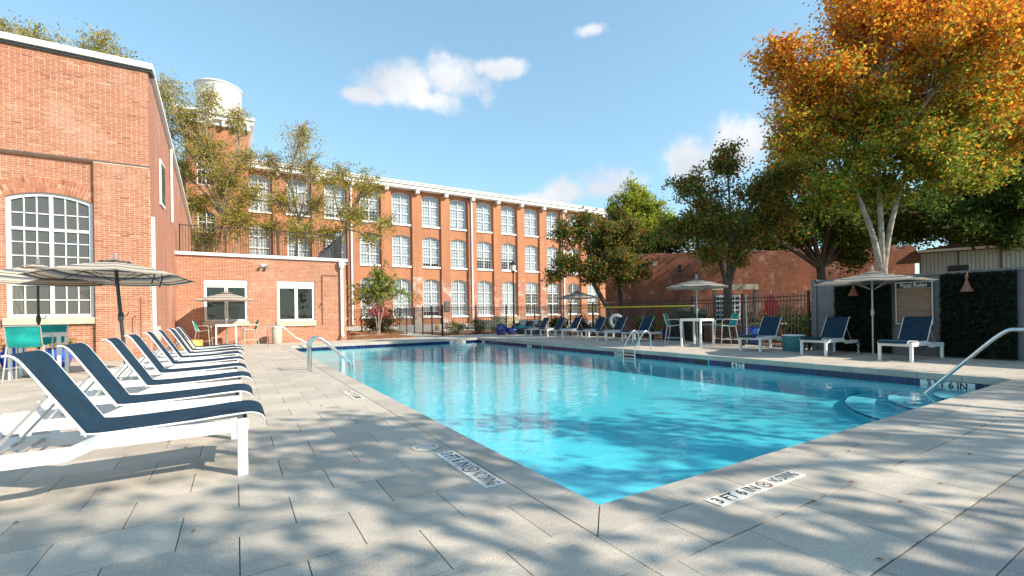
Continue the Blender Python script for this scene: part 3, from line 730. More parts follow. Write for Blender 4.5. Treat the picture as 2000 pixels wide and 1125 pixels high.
q = MB(); q.prism([(18.46, 9.0), (26.5, 7.75), (33, 6.6), (33, 6.72), (26.5, 7.88), (18.46, 9.14)], -2.7, -2.13, 'x'); q.build('side_coping', 'trim_white', hall)
q = MB(); q.add([(-12, 18.3, 9.0), (-2.5, 18.3, 9.0), (-2.5, 33, 6.55), (-12, 33, 6.55)], [(0, 1, 2, 3)]); q.build('roof', 'asphalt_roof', hall)
bricks = []
def block_c(z):
    if z < 1.12: return []
    if z < 1.32: return [(WC - .99, WC + .98)]
    if z < 4.74: return [(WC - WW / 2, WC + WW / 2)]
    rr = 2.715; d = rr * rr - (z - 2.61) ** 2
    return [(WC - min(math.sqrt(d), 1.09), WC + min(math.sqrt(d), 1.09))] if d > 0 else []
courses(-6.0, -3.575, -.02, 5.94, 18.12, block_c, bricks)
courses(-3.57, -2.255, -.02, 5.945, 18.0, lambda z: [], bricks)
courses(-6.0, -2.255, 5.99, 8.98, 18.0, lambda z: [], bricks)
lay_bricks(hall, bricks)
ar = MB(); rg = random.Random(4)
for ring in range(3):
    r0 = 2.305 + ring * .145; r1 = r0 + .132; n = 26; a0 = math.asin(.915 / 2.30) * 1.01
    for i in range(n):
        t0 = -a0 + 2 * a0 * (i + .08) / n; t1 = -a0 + 2 * a0 * (i + .92) / n; yy = 18.12 - .008 - rg.random() * .005; ar.tone = min(1, max(0, rg.gauss(.55, .2)))
        p = [(WC + r * math.sin(t), 2.61 + r * math.cos(t)) for r, t in ((r0, t0), (r0, t1), (r1, t1), (r1, t0))]
        ar.prism(p, yy, 18.15, 'y')
tag(ar.build('arch_brick', 'brick', hall, attr='tone'), kind='stuff')
q = MB(); q.bbox(WC - .98, WC + .97, 18.03, 18.3, 1.12, 1.315, .012); q.build('window_sill', 'sill_stone', hall)
fr, mu, pn = arch_window(WW - .01, 3.58, .19, 2, [0.0], [2.53], .085, (3, [.50, .92, 1.34, 1.76, 2.15, 2.98], .026))
w = fr.build('window', 'frame_white', hall); w.location = (WC, 18.22, 1.325)
mu.build('muntin_grid', 'frame_white', w); pn.build('pane', 'pane_hall', w)
q = MB(); q.box(-.9, .9, -.02, .055, 1.30, 1.36); q.build('meeting_rail', 'frame_white', w)
q = MB()  # the room behind the glass
q.quad((-6, 22.5, 0), (-2.6, 22.5, 0), (-2.6, 22.5, 5.6), (-6, 22.5, 5.6)); q.quad((-6, 18.5, 5.5), (-2.6, 18.5, 5.5), (-2.6, 22.5, 5.5), (-6, 22.5, 5.5))
q.quad((-2.6, 18.5, 0), (-2.6, 22.5, 0), (-2.6, 22.5, 5.6), (-2.6, 18.5, 5.6)); q.quad((-6, 18.5, 0), (-6, 22.5, 0), (-6, 22.5, 5.6), (-6, 18.5, 5.6))
q.quad((-6, 18.5, .3), (-2.6, 18.5, .3), (-2.6, 22.5, .3), (-6, 22.5, .3)); q.build('room_interior', 'room_grey', hall)
q = MB()
for k, dx in enumerate((-.5, .0, .5)): q.bar((-4.3, 20.4, 4.55), (-4.3 + .75 * math.cos(k * 2.1), 20.4 + .75 * math.sin(k * 2.1), 4.5), .14, .012)
q.tube([(-4.3, 20.4, 5.5), (-4.3, 20.4, 4.5)], .03); q.build('ceiling_fan', 'white_paint', hall)
q = MB(); q.box(-2.245, -2.16, 18.14, 18.24, .75, 4.45); q.build('conduit_cover', 'trim_white', hall)
q = MB(); q.bbox(-2.245, -2.08, 18.3, 18.5, .55, 1.0); q.tube([(-2.14, 18.4, .55), (-2.14, 18.4, .0)], .03); q.build('utility_box', 'bin_stone', hall)
q = MB(); q.tube([(-2.7, 17.975, .85), (-2.7, 17.975, 1.3), (-2.62, 17.975, 1.34)], .02, 6); q.tube([(-2.5, 17.98, .5), (-2.5, 17.98, 1.9)], .016, 6); q.build('pipe', 'brick', hall, attr='tone')
sw = MB(); sw.box(-2.26, -2.20, 20.2, 21.2, 5.3, 6.9); w = sw.build('side_window', 'frame_white', hall)
q = MB(); q.box(-2.205, -2.19, 20.28, 21.12, 5.4, 6.8); q.build('pane', 'pane_dim', w)
q = MB(); q.tube([(-2.19, 23.2, 8.2), (-2.19, 23.2, 5.2)], .045, 8); q.build('downspout', 'trim_white', hall)
q = MB(); q.box(-12, -2.25, 17.992, 18.0, 5.952, 5.985); q.build('string_course', 'stair_grey', hall)

# ------------------------------------------------------------------ low brick annex
annex = thing('brick_annex', 'single storey brick annex with two dark double windows and roof railing', 'building')
ops1 = [(-1.22, .47, 1.08, 2.985, 0)]; ops2 = [(1.72, 3.38, 1.05, 2.985, 0)]
q = MB(); wall_with_openings(q, -2.25, 1.1, -.1, 4.06, ops1, 24.7, .16); wall_with_openings(q, 1.1, 4.9, -.1, 4.06, ops2, 24.7, .16)
q.build('wall', 'mortar', annex)
q = MB(); q.box(4.62, 4.895, 24.74, 33, -.1, 4.06); q.build('side_wall', 'brick_side', annex)
q = MB(); q.box(-2.25, 4.98, 24.60, 33, 4.06, 4.12); q.box(-2.25, 4.99, 24.58, 24.8, 4.12, 4.20); q.build('roof_edge', 'trim_white', annex)
q = MB(); q.quad((-2.25, 24.8, 4.13), (4.9, 24.8, 4.13), (4.9, 33, 4.13), (-2.25, 33, 4.13)); q.build('roof', 'concrete', annex)
bricks = []
def block_a(z):
    r = []
    if .86 < z < 2.985: r.append((-1.27, .52) if z < 1.08 else (-1.22, .47))
    if .79 < z < 2.985: r.append((1.66, 3.45) if z < 1.05 else (1.72, 3.38))
    return r
courses(-2.245, 4.895, -.02, 4.055, 24.7, block_a, bricks)
lay_bricks(annex, bricks)
for xa, xb, za, sz in ((-1.22, .47, 1.08, .86), (1.72, 3.38, 1.05, .79)):
    q = MB(); q.bbox(xa - .05, xb + .06, 24.63, 24.9, sz, za, .01); q.build('window_sill', 'sill_stone', annex)
    q = MB(); cx = (xa + xb) / 2; y0, y1 = 24.74, 24.85
    q.box(xa, xb, y0 - .02, y1, 2.70, 2.985)
    for x0, x1 in ((xa, xa + .10), (xb - .10, xb), (cx - .07, cx + .07)): q.box(x0, x1, y0, y1, za, 2.70)
    q.box(xa + .1, cx - .07, y0 + .01, y1, za, za + .09); q.box(cx + .07, xb - .1, y0 + .01, y1, za, za + .09)
    q.box(xa + .1, cx - .07, y0 + .01, y1, 2.64, 2.70); q.box(cx + .07, xb - .1, y0 + .01, y1, 2.64, 2.70)
    w = q.build('window', 'frame_white', annex)
    for a, b_ in ((xa + .1, cx - .07), (cx + .07, xb - .1)):
        p = MB(); p.quad((a, 24.80, za + .09), (b_, 24.80, za + .09), (b_, 24.80, 2.64), (a, 24.80, 2.64)); p.build('pane', 'pane_dark', w)
q = MB(); q.quad((-2, 27.5, 0), (4.5, 27.5, 0), (4.5, 27.5, 4), (-2, 27.5, 4)); q.quad((-2, 24.9, .1), (4.5, 24.9, .1), (4.5, 27.5, .1), (-2, 27.5, .1)); q.build('room_interior', 'room_dark', annex)
q = MB(); q.box(4.55, 4.80, 24.45, 24.69, 3.86, 4.08); q.prism([(4.55, 3.86), (4.80, 3.86), (4.74, 3.70), (4.61, 3.70)], 24.47, 24.69, 'y')
q.bbox(4.61, 4.74, 24.55, 24.685, .32, 3.72, .012); q.bar((4.675, 24.62, .36), (4.675, 24.44, .18), .13, .12, (1, 0, 0)); q.build('downspout', 'trim_white', annex)
q = MB(); q.box(1.06, 1.26, 24.62, 24.69, 3.66, 3.78); fx = q.build('security_light', 'trim_white', annex)
for dx in (-.09, .09):
    q = MB(); q.tube([(1.16 + dx, 24.64, 3.70), (1.16 + dx * 1.5, 24.5, 3.60)], [.05, .075], 10); q.build('lamp_head', 'grey_pole', fx)
q = MB(); q.tube([(4.42, 24.665, 3.33), (3.75, 24.665, 3.33), (3.74, 24.665, .81)], .018, 6); q.tube([(3.62, 24.66, 1.72), (3.74, 24.655, 2.0)], .02, 6); q.build('wall_pipe', 'copper', annex)
def railing(name, label, p0, p1, z0, h, n, post_every, parent=None, mat_='black_iron', cat='railing', loc_h=None, spear=False, r=.008, low=.09, midrail=True, pr=.03):
    """straight run of pickets: rails, posts and single pickets, built in the run's own frame"""
    p0 = Vector(p0); p1 = Vector(p1); d = p1 - p0; ln = d.length; a = math.atan2(d.y, d.x)
    t = thing(name, label, cat, (p0.x, p0.y, z0), a) if parent is None else None
    if parent is not None:
        t = bpy.data.objects.new(name, None); C.objects.link(t); t.parent = parent; t.location = (p0.x, p0.y, z0); t.rotation_euler = (0, 0, a)
    for z in ([low, h - .16, h - .03] if midrail else [low, h]):
        q = MB(); q.box(0, ln, -.014, .014, z - .014, z + .014); q.build('rail', mat_, t)
    pk = MB(); top = h + .07 if spear else h
    pk.box(-r, r, -r, r, low - .03, top - .02); pk.add([(-r, -r, top - .02), (r, -r, top - .02), (r, r, top - .02), (-r, r, top - .02), (0, 0, top + .02)], [(0, 1, 4), (1, 2, 4), (2, 3, 4), (3, 0, 4)])
    pm = pk.mesh('picket', mat_); po = MB(); ex = .11 if spear else .01; po.box(-pr, pr, -pr, pr, 0, h + ex); po.box(-pr * 1.25, pr * 1.25, -pr * 1.25, pr * 1.25, h + ex, h + ex + .02); po.box(-pr * 1.7, pr * 1.7, -pr * 1.7, pr * 1.7, 0, .02); pmo = po.mesh('post', mat_)
    for i in range(1, n): link('picket', pm, t, (ln * i / n, 0, 0))
    np_ = max(1, round(ln / post_every))
    for i in range(np_ + 1): link('post', pmo, t, (ln * i / np_, 0, 0))
    return t
railing('roof_railing', None, (-2.1, 24.95, 0), (4.75, 24.95, 0), 4.15, 1.28, 62, 1.7, parent=annex, midrail=False, r=.009, pr=.022)
railing('roof_railing', None, (4.75, 24.97, 0), (4.75, 32.5, 0), 4.15, 1.28, 60, 1.9, parent=annex, midrail=False, r=.009, pr=.022)
q = MB()
for k in range(14):
    x0 = 3.55 + k * .11; q.box(x0, x0 + .10, 27.0, 27.03, 4.15, 4.25 + (k + 1) * .082)
st = q.build('stair_screen', 'stair_grey'); tag(st, 'grey boarded stair side rising to the right on the annex roof', 'screen')
q = MB(); q.bar((3.5, 27.0, 4.25), (5.12, 27.0, 5.48), .1, .07); q.build('hand_rail', 'stair_grey', st)

# ------------------------------------------------------------------ the mill
mill = thing('brick_mill', 'long three storey orange brick mill with rows of white arched windows', 'building', (0, 42, 0))
BAY = 2.95; XC0 = 16.43; K0, K1 = -5, 7
FL = [(1.14, 4.50, .26), (5.96, 8.64, .22), (9.91, 12.69, .22)]
for k in range(K0, K1 + 1):
    cx = XC0 + k * BAY; q = MB()
    wall_with_openings(q, cx - BAY / 2, cx + BAY / 2, -.3, 13.2, [(cx - .875, cx + .875, a, s, r) for a, s, r in FL], .22, .28)
    q.build('bay_wall', 'brick_mill', mill)
for k in range(K0, K1 + 2):
    x = XC0 + (k - .5) * BAY; q = MB(); q.box(x - .47, x + .47, 0, .24, 4.9, 12.95); q.build('pilaster', 'brick_mill', mill)
    q = MB(); q.box(x - .475, x + .475, -.004, .24, -.3, 4.9); q.build('pilaster_base', 'brick_mill_worn' if k in (-1, 0, 1, 2, 3, 4, 5, 6) else 'brick_mill', mill)
    q = MB(); q.bbox(x - .17, x + .17, -.42, .2, 12.85, 13.2, .02); q.build('eave_bracket', 'trim_white', mill)
XL, XR = XC0 + (K0 - .5) * BAY - .47, XC0 + (K1 + .5) * BAY + .47
q = MB(); q.box(XL, XR, -.50, .6, 13.2, 13.52); q.box(XL, XR, -.62, .6, 13.52, 13.70); q.box(XL, XR, -.70, 3, 13.70, 13.78); q.build('cornice', 'trim_white', mill)
q = MB(); q.box(XL, XR, .9, 14, 12.0, 13.69); q.build('roof', 'asphalt_roof', mill)
q = MB(); q.box(XR - .6, XR - .002, .25, 14, -.3, 13.2); q.build('end_wall', 'brick_mill', mill)
q = MB(); q.quad((XL, 3.2, 0), (XR, 3.2, 0), (XR, 3.2, 13.2), (XL, 3.2, 13.2))
for z in (.4, 5.2, 9.2): q.quad((XL, .5, z), (XR, .5, z), (XR, 3.2, z), (XL, 3.2, z))
q.build('room_interior', 'room_grey', mill)
wmesh = []
for a, s, r in FL:
    h = s + r - a; mz = []
    for i in range(3):
        for j in range(1, 3): mz.append(.05 + (h - .1) * (i + j / 3) / 3)
    fr, mu, pn = arch_window(1.74, h - .01, r, 2, [0.0], [h * .335, h * .655], .075, (3, mz, .011))
    sl = MB(); sl.bbox(-.95, .95, -.31, .02, -.16, 0, .01)
    wmesh.append((h, fr.mesh('window', 'frame_white'), mu.mesh('muntin_grid', 'frame_white'), pn.mesh('pane', 'pane_clear'), sl.mesh('window_sill', 'trim_white')))
rb = random.Random(21)
blmesh = {}
for k in range(K0, K1 + 1):
    for fl, (a, s, r) in enumerate(FL):
        h, mf, mm, mp, ms = wmesh[fl]
        w = link('window', mf, mill, (XC0 + k * BAY, .42, a + .004))
        link('muntin_grid', mm, w); link('pane', mp, w); link('window_sill', ms, w)
        drop = rb.choice((1, 1, 1, .88, .78, .62, 1, .93)) if not (fl == 0 and k > 3) else rb.choice((.3, .6, 0))
        if drop:
            key = (fl, drop)
            if key not in blmesh:
                q = MB(); n = int(h * drop / .09); z1 = h - .02
                for i in range(n): q.bar((-.82, .10, z1 - i * .09 - .05), (.82, .10, z1 - i * .09 - .05), .035, .086, (0, -.25, 1))
                blmesh[key] = q.mesh('window_blind', 'blind')
            link('window_blind', blmesh[key], w)
for x, dk_ in ((8.85, 0), (20.72, 0), (32.5, 0)):
    q = MB(); q.tube([(x, -.10, 13.2), (x, -.10, .5)], .085, 10); q.build('downspout', 'trim_white', mill)
    q = MB(); q.box(x - .34, x - .24, -.03, .0, .4, 13.1); q.build('drain_pipe', 'copper', mill)
q = MB(); q.bbox(17.65, 18.2, -.12, .21, 1.6, 2.6, .02); q.build('electrical_cabinet', 'stair_grey', mill)
# stair tower with its tank
tower = thing('stair_tower', 'square brick stair tower with white cornice rising behind birch trees', 'tower', (-1.0, 40, 0))
q = MB(); wall_with_openings(q, -1.95, 0, -.2, 15.45, [(-1.3, -.2, 2.0, 4.3, .18), (-.98 - .32, -.2, 7.55, 8.9, .18), (-1.3, -.2, 11.0, 13.1, .18)], 0, .25)
q.box(0, 1.95, 0, .5, -.2, 15.45); q.box(-1.95, -1.5, .002, 4, -.2, 15.45); q.box(1.5, 1.95, .5, 4, -.2, 15.45)
q.build('wall', 'brick_mill', tower)
q = MB(); q.quad((-1.5, 1.2, 0), (0, 1.2, 0), (0, 1.2, 15), (-1.5, 1.2, 15)); q.build('room_interior', 'room_dark', tower)
for za, zs in ((2.0, 4.48), (7.55, 9.08), (11.0, 13.28)):
    fr, mu, pn = arch_window(1.09, zs - za, .18, 2, [0], [(zs - za) * .5], .07, (2, [(zs - za) * .25, (zs - za) * .75], .016))
    w = fr.build('window', 'frame_white', tower); w.location = (-.75, .16, za + .003); mu.build('muntin_grid', 'frame_white', w); pn.build('pane', 'pane_clear', w)
q = MB(); q.box(-2.15, 2.15, -.25, 4.2, 15.45, 15.8); q.box(-2.4, 2.35, -.5, 4.4, 15.8, 16.1); q.box(-2.5, 2.42, -.62, 4.5, 16.1, 16.3); q.build('cornice', 'trim_white', tower)
q = MB()
for i in range(6): q.box(-2.1 + i * .8, -1.9 + i * .8, -.48, -.01, 15.35, 15.79)
q.build('eave_bracket', 'trim_white', tower)
tk = thing('water_tank', 'round white water tank with shallow domed cap on the stair tower', 'tank', (-.92, 42.0, 16.3))
q = MB(); q.lathe([(1.53, 0), (1.53, 2.75), (1.55, 2.78)], 40, cap=False); bd = q.build('tank_body', 'tank_white', tk, smooth=40)
for z in (.1, .95, 1.85, 2.6):
    q = MB(); q.lathe([(1.535, z), (1.55, z + .02), (1.55, z + .06), (1.535, z + .08)], 40, cap=False); q.build('hoop', 'tank_white', bd)
q = MB(); q.lathe([(1.62, 2.72), (1.62, 2.80), (1.3, 2.98), (.7, 3.14), (.05, 3.2)], 40, cap=True); q.build('tank_cap', 'tank_white', tk, smooth=40)
# set-back wing left of the tower, in the tower's shade
wing = thing('mill_wing', 'shaded set back brick wing between the hall and stair tower', 'building', (-6, 44.5, 0))
q = MB(); wall_with_openings(q, 1.2, 3.2, -.2, 13.2, [(1.6, 2.8, 1.2, 4.3, .2), (1.6, 2.8, 5.9, 8.6, .2), (1.6, 2.8, 9.9, 12.6, .2)], 0, .2); q.box(-8, 1.2, 0, .4, -.2, 13.2)
q.build('wall', 'brick_mill', wing); q = MB(); q.quad((1, 1, 0), (3.2, 1, 0), (3.2, 1, 13), (1, 1, 13)); q.build('room_interior', 'room_dark', wing)
for za, zs in ((1.2, 4.5), (5.9, 8.8), (9.9, 12.8)):
    fr, mu, pn = arch_window(1.19, zs - za, .2, 2, [0], [(zs - za) * .5], .07, (2, [(zs - za) * .25, (zs - za) * .75], .016))
    w = fr.build('window', 'frame_white', wing); w.location = (2.2, .12, za + .003); mu.build('muntin_grid', 'frame_white', w); pn.build('pane', 'pane_dim', w)
q = MB(); q.box(-8, 3.3, -.5, 6, 13.2, 13.7); q.build('cornice', 'trim_white', wing)

# ------------------------------------------------------------------ walls on the right
gw = thing('grey_block_wall', 'low grey painted block wall behind the right loungers', 'wall', (14.67, 0, 0))
q = MB(); q.box(.012, .22, -12, 6.84, -.1, 2.0); q.build('wall_core', 'mortar' if False else 'grey_block', gw)
bm_ = MB(); bm_.bbox(-.5, .5, -.5, .5, -1, 0, .03); blk = bm_.mesh('block', 'grey_block')
rg = random.Random(2)
for r_ in range(10):
    off = 0 if r_ % 2 == 0 else .21
    for k in range(13):
        y1 = 6.84 - k * .42 + off - .21; y0 = y1 - .42; y1 = min(y1, 6.84)
        if y1 - y0 < .05 or y1 < 1.6: continue
        # local x of block = wall's y, facing -X
        link('block', blk, gw, (.014, (y0 + y1) / 2, r_ * .2 + .1), (y1 - y0 - .014, .187, .020 + rg.random() * .003), (R(90), 0, R(-90)))
q = MB(); q.box(-.03, .26, -12, 6.87, 2.0, 2.06); q.build('wall_cap', 'grey_block', gw)
q = MB(); q.box(-.03, .22, 6.845, 6.98, -.05, 2.08); q.build('end_pier', 'grey_block', gw)
def leaf_quads(n, pos, size, cols, seed, flat=None):
    """n kite-shaped leaves as one mesh; pos (n,3), size (n,), cols (n,3)"""
    r = np.random.default_rng(seed)
    a = r.normal(size=(n, 3)); a /= np.linalg.norm(a, axis=1, keepdims=True) + 1e-9
    c = r.normal(size=(n, 3)); c -= a * np.sum(a * c, axis=1, keepdims=True); c /= np.linalg.norm(c, axis=1, keepdims=True) + 1e-9
    nn = np.cross(a, c)
    s = size[:, None]
    v = np.empty((n, 4, 3), np.float32)
    v[:, 0] = pos - a * s * .5; v[:, 1] = pos + c * s * .30 + nn * s * .08; v[:, 2] = pos + a * s * .55; v[:, 3] = pos - c * s * .30 + nn * s * .08
    me = bpy.data.meshes.new('leaves'); me.vertices.add(4 * n); me.vertices.foreach_set('co', v.reshape(-1))
    me.loops.add(4 * n); me.loops.foreach_set('vertex_index', np.arange(4 * n, dtype=np.int32))
    me.polygons.add(n); me.polygons.foreach_set('loop_start', np.arange(0, 4 * n, 4, dtype=np.int32))
    me.update(calc_edges=True)
    at = me.attributes.new('lcol', 'FLOAT_COLOR', 'POINT')
    cc = np.ones((n, 4, 4), np.float32); cc[:, :, :3] = cols[:, None, :]; at.data.foreach_set('color', cc.reshape(-1))
    return me
nr = np.random.default_rng(5)
for (y0, y1, z1, lb) in ((5.04, 6.34, 1.84, 'black leafy hedge panel behind the umbrella on the grey wall'), (2.80, 4.07, 2.0, 'black leafy hedge panel right of the pool rules sign')):
    p = thing('hedge_panel', lb, 'panel', (14.64, 0, 0), group='hedge panels')
    q = MB(); q.box(-.03, .0, y0, y1, .03, z1); q.build('backing', 'dark_panel', p)
    n = 4200; ps = np.c_[nr.uniform(-.12, -.02, n), nr.uniform(y0, y1, n), nr.uniform(.04, z1, n)]
    base = np.array([.016, .024, .013]); cs = base * nr.uniform(.5, 1.9, (n, 1)) * nr.uniform(.8, 1.2, (n, 3))
    me = leaf_quads(n, ps, nr.uniform(.04, .085, n), cs, 7); me.materials.append(MATS['leaf_dark']); tag(link('leaves', me, p), kind='stuff')
# pool rules sign
sg = thing('pool_rules_sign', 'brown and black pool rules sign with white border on grey wall', 'sign', (14.63, 4.58, 1.325), R(-90))
q = MB(); q.box(-.37, .37, -.012, .02, -.535, .535); q.build('sign_board', 'sign_white', sg)
q = MB(); q.box(-.35, .35, -.016, -.011, .375, .515); q.build('header', 'sign_black', sg)
q = MB(); q.box(-.35, .35, -.016, -.011, -.515, .370); q.build('text_field', 'sign_brown', sg)
t = link('lettering', text_mesh('Pool Rules', .125, 'sign_white', bold=.002), sg, (0, -.0165, .452)); t.rotation_euler = (R(90), 0, 0); t.scale = (1, 1, .3)
q = MB(); rg = random.Random(8)
for i in range(15):
    z = .33 - i * .052
    if i == 13: continue
    x = -.30 + rg.choice((0, 0, .03, .08)); xe = .30 - rg.choice((0, .02, .1, .2))
    while x < xe:   # lines of print too small to read
        l_ = rg.uniform(.02, .06); q.box(x, min(x + l_, xe), -.0175, -.0161, z - .006, z + .006); x += l_ + .012
q.build('small_print', 'sign_print', sg)
q = MB(); q.box(-.22, .22, -.0175, -.0161, .395, .403); q.build('header_rule', 'sign_white', sg)
for y, lb in ((3.57, 'copper bell shaped wall lamp on the hedge panel far right'), (5.84, 'copper bell shaped wall lamp beside the umbrella on hedge panel')):
    lt = thing('wall_lamp', lb, 'lamp', (14.5, y, 1.56), group='bell wall lamps')
    q = MB(); q.lathe([(.115, 0), (.118, .02), (.10, .06), (.07, .13), (.045, .2), (.028, .26), (.02, .30), (.035, .33), (.03, .38), (.0, .40)], 20, cap=False); q.build('lamp_shade', 'copper', lt, smooth=50)
    q = MB(); q.tube([(0, 0, .36), (.03, 0, .43), (.11, 0, .44), (.14, 0, .40)], .012, 8); q.build('arm', 'copper', lt)
    q = MB(); q.lathe([(.0, .0), (.035, .02), (.045, .05), (.02, .09)], 14, cap=False); q.build('bulb', 'lamp_glass', lt, smooth=True)
# old brick boundary wall, oblique
ow = thing('old_brick_wall', 'weathered dark red brick boundary wall behind the right trees', 'wall', (20.9, 22.5, 0), math.atan2(11 - 22.5, 35.4 - 20.9))
LW = math.hypot(35.4 - 20.9, 11.5)
q = MB(); q.box(0, LW, 0, .5, -.2, 4.9); q.build('wall', 'brick_old', ow)
q = MB()
rg = random.Random(9); x = 0
while x < LW:
    l_ = rg.uniform(.2, .6); q.box(x, min(x + l_, LW), .0 + rg.uniform(-.02, .02), .5, 4.9, 4.96 + rg.uniform(0, .10)); x += l_ + .01
q.build('ragged_top', 'brick_old', ow)
for x, z in ((1.6, 3.6), (4.6, 3.75), (7.8, 3.8)):
    q = MB(); q.box(x, x + .22, -.006, .1, z, z + .5); q.build('wall_socket', 'room_dark', ow)
for x, z in ((.6, 3.9), (3.0, 4.2)):
    q = MB(); q.box(x, x + .28, -.02, .1, z, z + .32); q.build('wall_patch', 'stone_block', ow)
# metal shed behind the grey wall
sh = thing('metal_shed', 'pale corrugated metal shed with gutter beyond the grey wall', 'shed', (28.2, 8.6, -.15), math.atan2(5.9 - 8.6, 29.4 - 28.2))
q = MB(); L_ = 4.2; n = 120; rows = [[], []]
for i in range(n + 1):
    u = i / n * L_; d = .02 * (1 if (i // 2) % 2 else -1)
    rows[0].append((u, d, -.1)); rows[1].append((u, d, 4.0))
q.sheet([list(reversed(rows[0])), list(reversed(rows[1]))]); q.build('wall_sheet', 'shed_metal', sh)
q = MB(); q.prism([(-.3, 3.95), (L_ + .3, 3.95), (L_ + .3, 4.05), (L_ / 2, 4.45), (-.3, 4.05)], -.25, 6, 'y'); q.build('roof', 'roof_brown', sh)
q = MB(); q.box(-.1, L_ + .1, -.33, -.24, 3.98, 4.09); q.tube([(L_ - .1, -.28, 4.0), (L_ - .3, -.06, 3.6), (L_ - .3, -.06, 0)], .05, 8); q.build('gutter', 'trim_white', sh)
q = MB()
for i in range(4): q.box(i * 1.35, i * 1.35 + .05, -.05, -.022, 0, 4)
q.build('cover_strip', 'stair_grey', sh)
q = MB(); q.box(1.0, 1.7, -.05, .0, 2.5, 3.3); q.build('vent_opening', 'room_dark', sh)

# ------------------------------------------------------------------ iron fences
railing('iron_fence', 'black iron picket fence behind the wicker sofa, across the pool end', (10.4, 25.02), (16.9, 25.02), -.03, 1.72, 58, 2.17, cat='fence', spear=True, r=.009)
railing('iron_fence', 'black iron picket fence running away from pool towards the mill', (10.3, 33.0), (10.38, 25.1), -.02, 1.72, 70, 1.6, cat='fence', spear=True, r=.009)
railing('iron_fence', 'black iron picket fence behind the pink flowering bush', (4.95, 33.1), (10.2, 33.1), .1, 1.6, 48, 2.6, cat='fence', spear=True, r=.009)
railing('iron_fence', 'black iron picket fence along the right side behind the loungers', (14.62, 7.05), (16.85, 24.95), -.03, 1.68, 165, 2.2, cat='fence', spear=True, r=.009)
# parapet pole with its yellow shepherd hook
q = MB(); q.tube([(15.02, 11.4, 1.42), (16.18, 20.7, 1.50)], .030, 8); hk = q.build('rescue_pole', 'yellow_pole'); tag(hk, 'long yellow rescue pole hung level along the right fence', 'pole')
q = MB(); q.tube([(15.02, 11.4, 1.42), (15.01, 11.3, 1.42)], .036, 8); q.build('end_cap', 'white_paint', hk)

# ------------------------------------------------------------------ furniture
def smooth_path(pts, n=6):
    out = []
    P = [Vector(p) for p in pts]; P = [P[0] * 2 - P[1]] + P + [P[-1] * 2 - P[-2]]
    for i in range(1, len(P) - 2):
        for j in range(n):
            t = j / n; a, b_, c, d = P[i - 1], P[i], P[i + 1], P[i + 2]
            out.append(.5 * ((2 * b_) + (c - a) * t + (2 * a - 5 * b_ + 4 * c - d) * t * t + (3 * b_ - a - 3 * c + d) * t ** 3))
    out.append(P[-2]); return out
def make_lounger():
    t = thing('sun_lounger', 'lounger', 'lounger')
    W = .31
    # side rails with the dropped rear part
    prof_t = [(-.05, .425), (.84, .425), (.98, .365), (1.80, .365)]; prof_b = [(1.80, .275), (.99, .275), (.85, .335), (-.05, .335)]
    for s in (-1, 1):
        q = MB(); y0, y1 = sorted((s * W, s * (W - .035))); q.prism([(x, z) for x, z in (prof_t + prof_b)], y0, y1, 'y'); q.build('side_rail', 'frame_white', t)
    for x, z0, z1 in ((-.045, .34, .42), (1.765, .28, .36)):
        q = MB(); q.box(x, x + .03, -W + .035, W - .035, z0, z1); q.build('end_rail', 'frame_white', t)
    for x, zt in ((-.01, .425), (1.66, .365)):
        for s in (-1, 1):
            q = MB(); y0, y1 = sorted((s * (W + .012), s * (W - .045))); q.bbox(x - .035, x + .035, y0, y1, 0, zt + .002, .006); q.build('leg', 'frame_white', t)
    for x in (.45, 1.25):
        q = MB(); q.tube([(x, -W + .03, .33), (x, W - .03, .33)], .014, 8); q.build('cross_bar', 'alu', t)
    # seat sling, rolled over at the foot
    sp = smooth_path([(-.165, 0, .405), (-.140, 0, .445), (-.07, 0, .472), (.06, 0, .470), (.30, 0, .455), (.60, 0, .443), (.82, 0, .438), (.92, 0, .448)], 4)
    q = MB(); rows = []
    for i, p in enumerate(sp):
        row = []
        for k in range(9):
            u = -1 + k / 4; sag = -.012 * (1 - u * u) * math.sin(math.pi * min(1, max(0, (p.x + .16) / 1.1)))
            row.append((p.x, u * .270, p.z + sag))
        rows.append(row)
    q.sheet(rows, -.007); se = q.build('seat_sling', 'sling_navy', t, smooth=50)
    for s in (-1, 1):
        q = MB(); q.tube([(p.x, s * .274, p.z - .008) for p in sp], .0085, 6); q.build('sling_rail', 'frame_white', se, smooth=60)
    # backrest, slightly curved, curled at the top
    bp = smooth_path([(.895, 0, .428), (.985, 0, .578), (1.075, 0, .728), (1.165, 0, .878), (1.215, 0, .955), (1.255, 0, .985), (1.285, 0, .983)], 4)
    q = MB(); rows = []
    for i, p in enumerate(bp):
        f = i / (len(bp) - 1); row = []
        for k in range(9):
            u = -1 + k / 4; sg_ = .018 * (1 - u * u) * math.sin(math.pi * f); row.append((p.x + sg_ * .85, u * .270, p.z - sg_ * .5))
        rows.append(row)
    q.sheet(rows, -.007); ba = q.build('backrest_sling', 'sling_navy', t, smooth=50)
    for s in (-1, 1):
        q = MB(); q.tube([(p.x, s * .276, p.z) for p in bp], .0095, 6); q.build('back_rail', 'frame_white', ba, smooth=60)
    q = MB(); q.tube([(.90, -.27, .428), (.90, .27, .428)], .012, 6); q.build('hinge_bar', 'frame_white', t)
    for s in (-1, 1):
        q = MB(); q.tube([(1.07, s * .262, .73), (1.31, s * .262, .42), (1.38, s * .262, .325)], .010, 6); q.build('prop_strut', 'alu', t)
    q = MB(); q.tube([(1.38, -.262, .325), (1.38, .262, .325)], .010, 6); q.build('prop_bar', 'alu', t)
    return t
lounger = make_lounger()
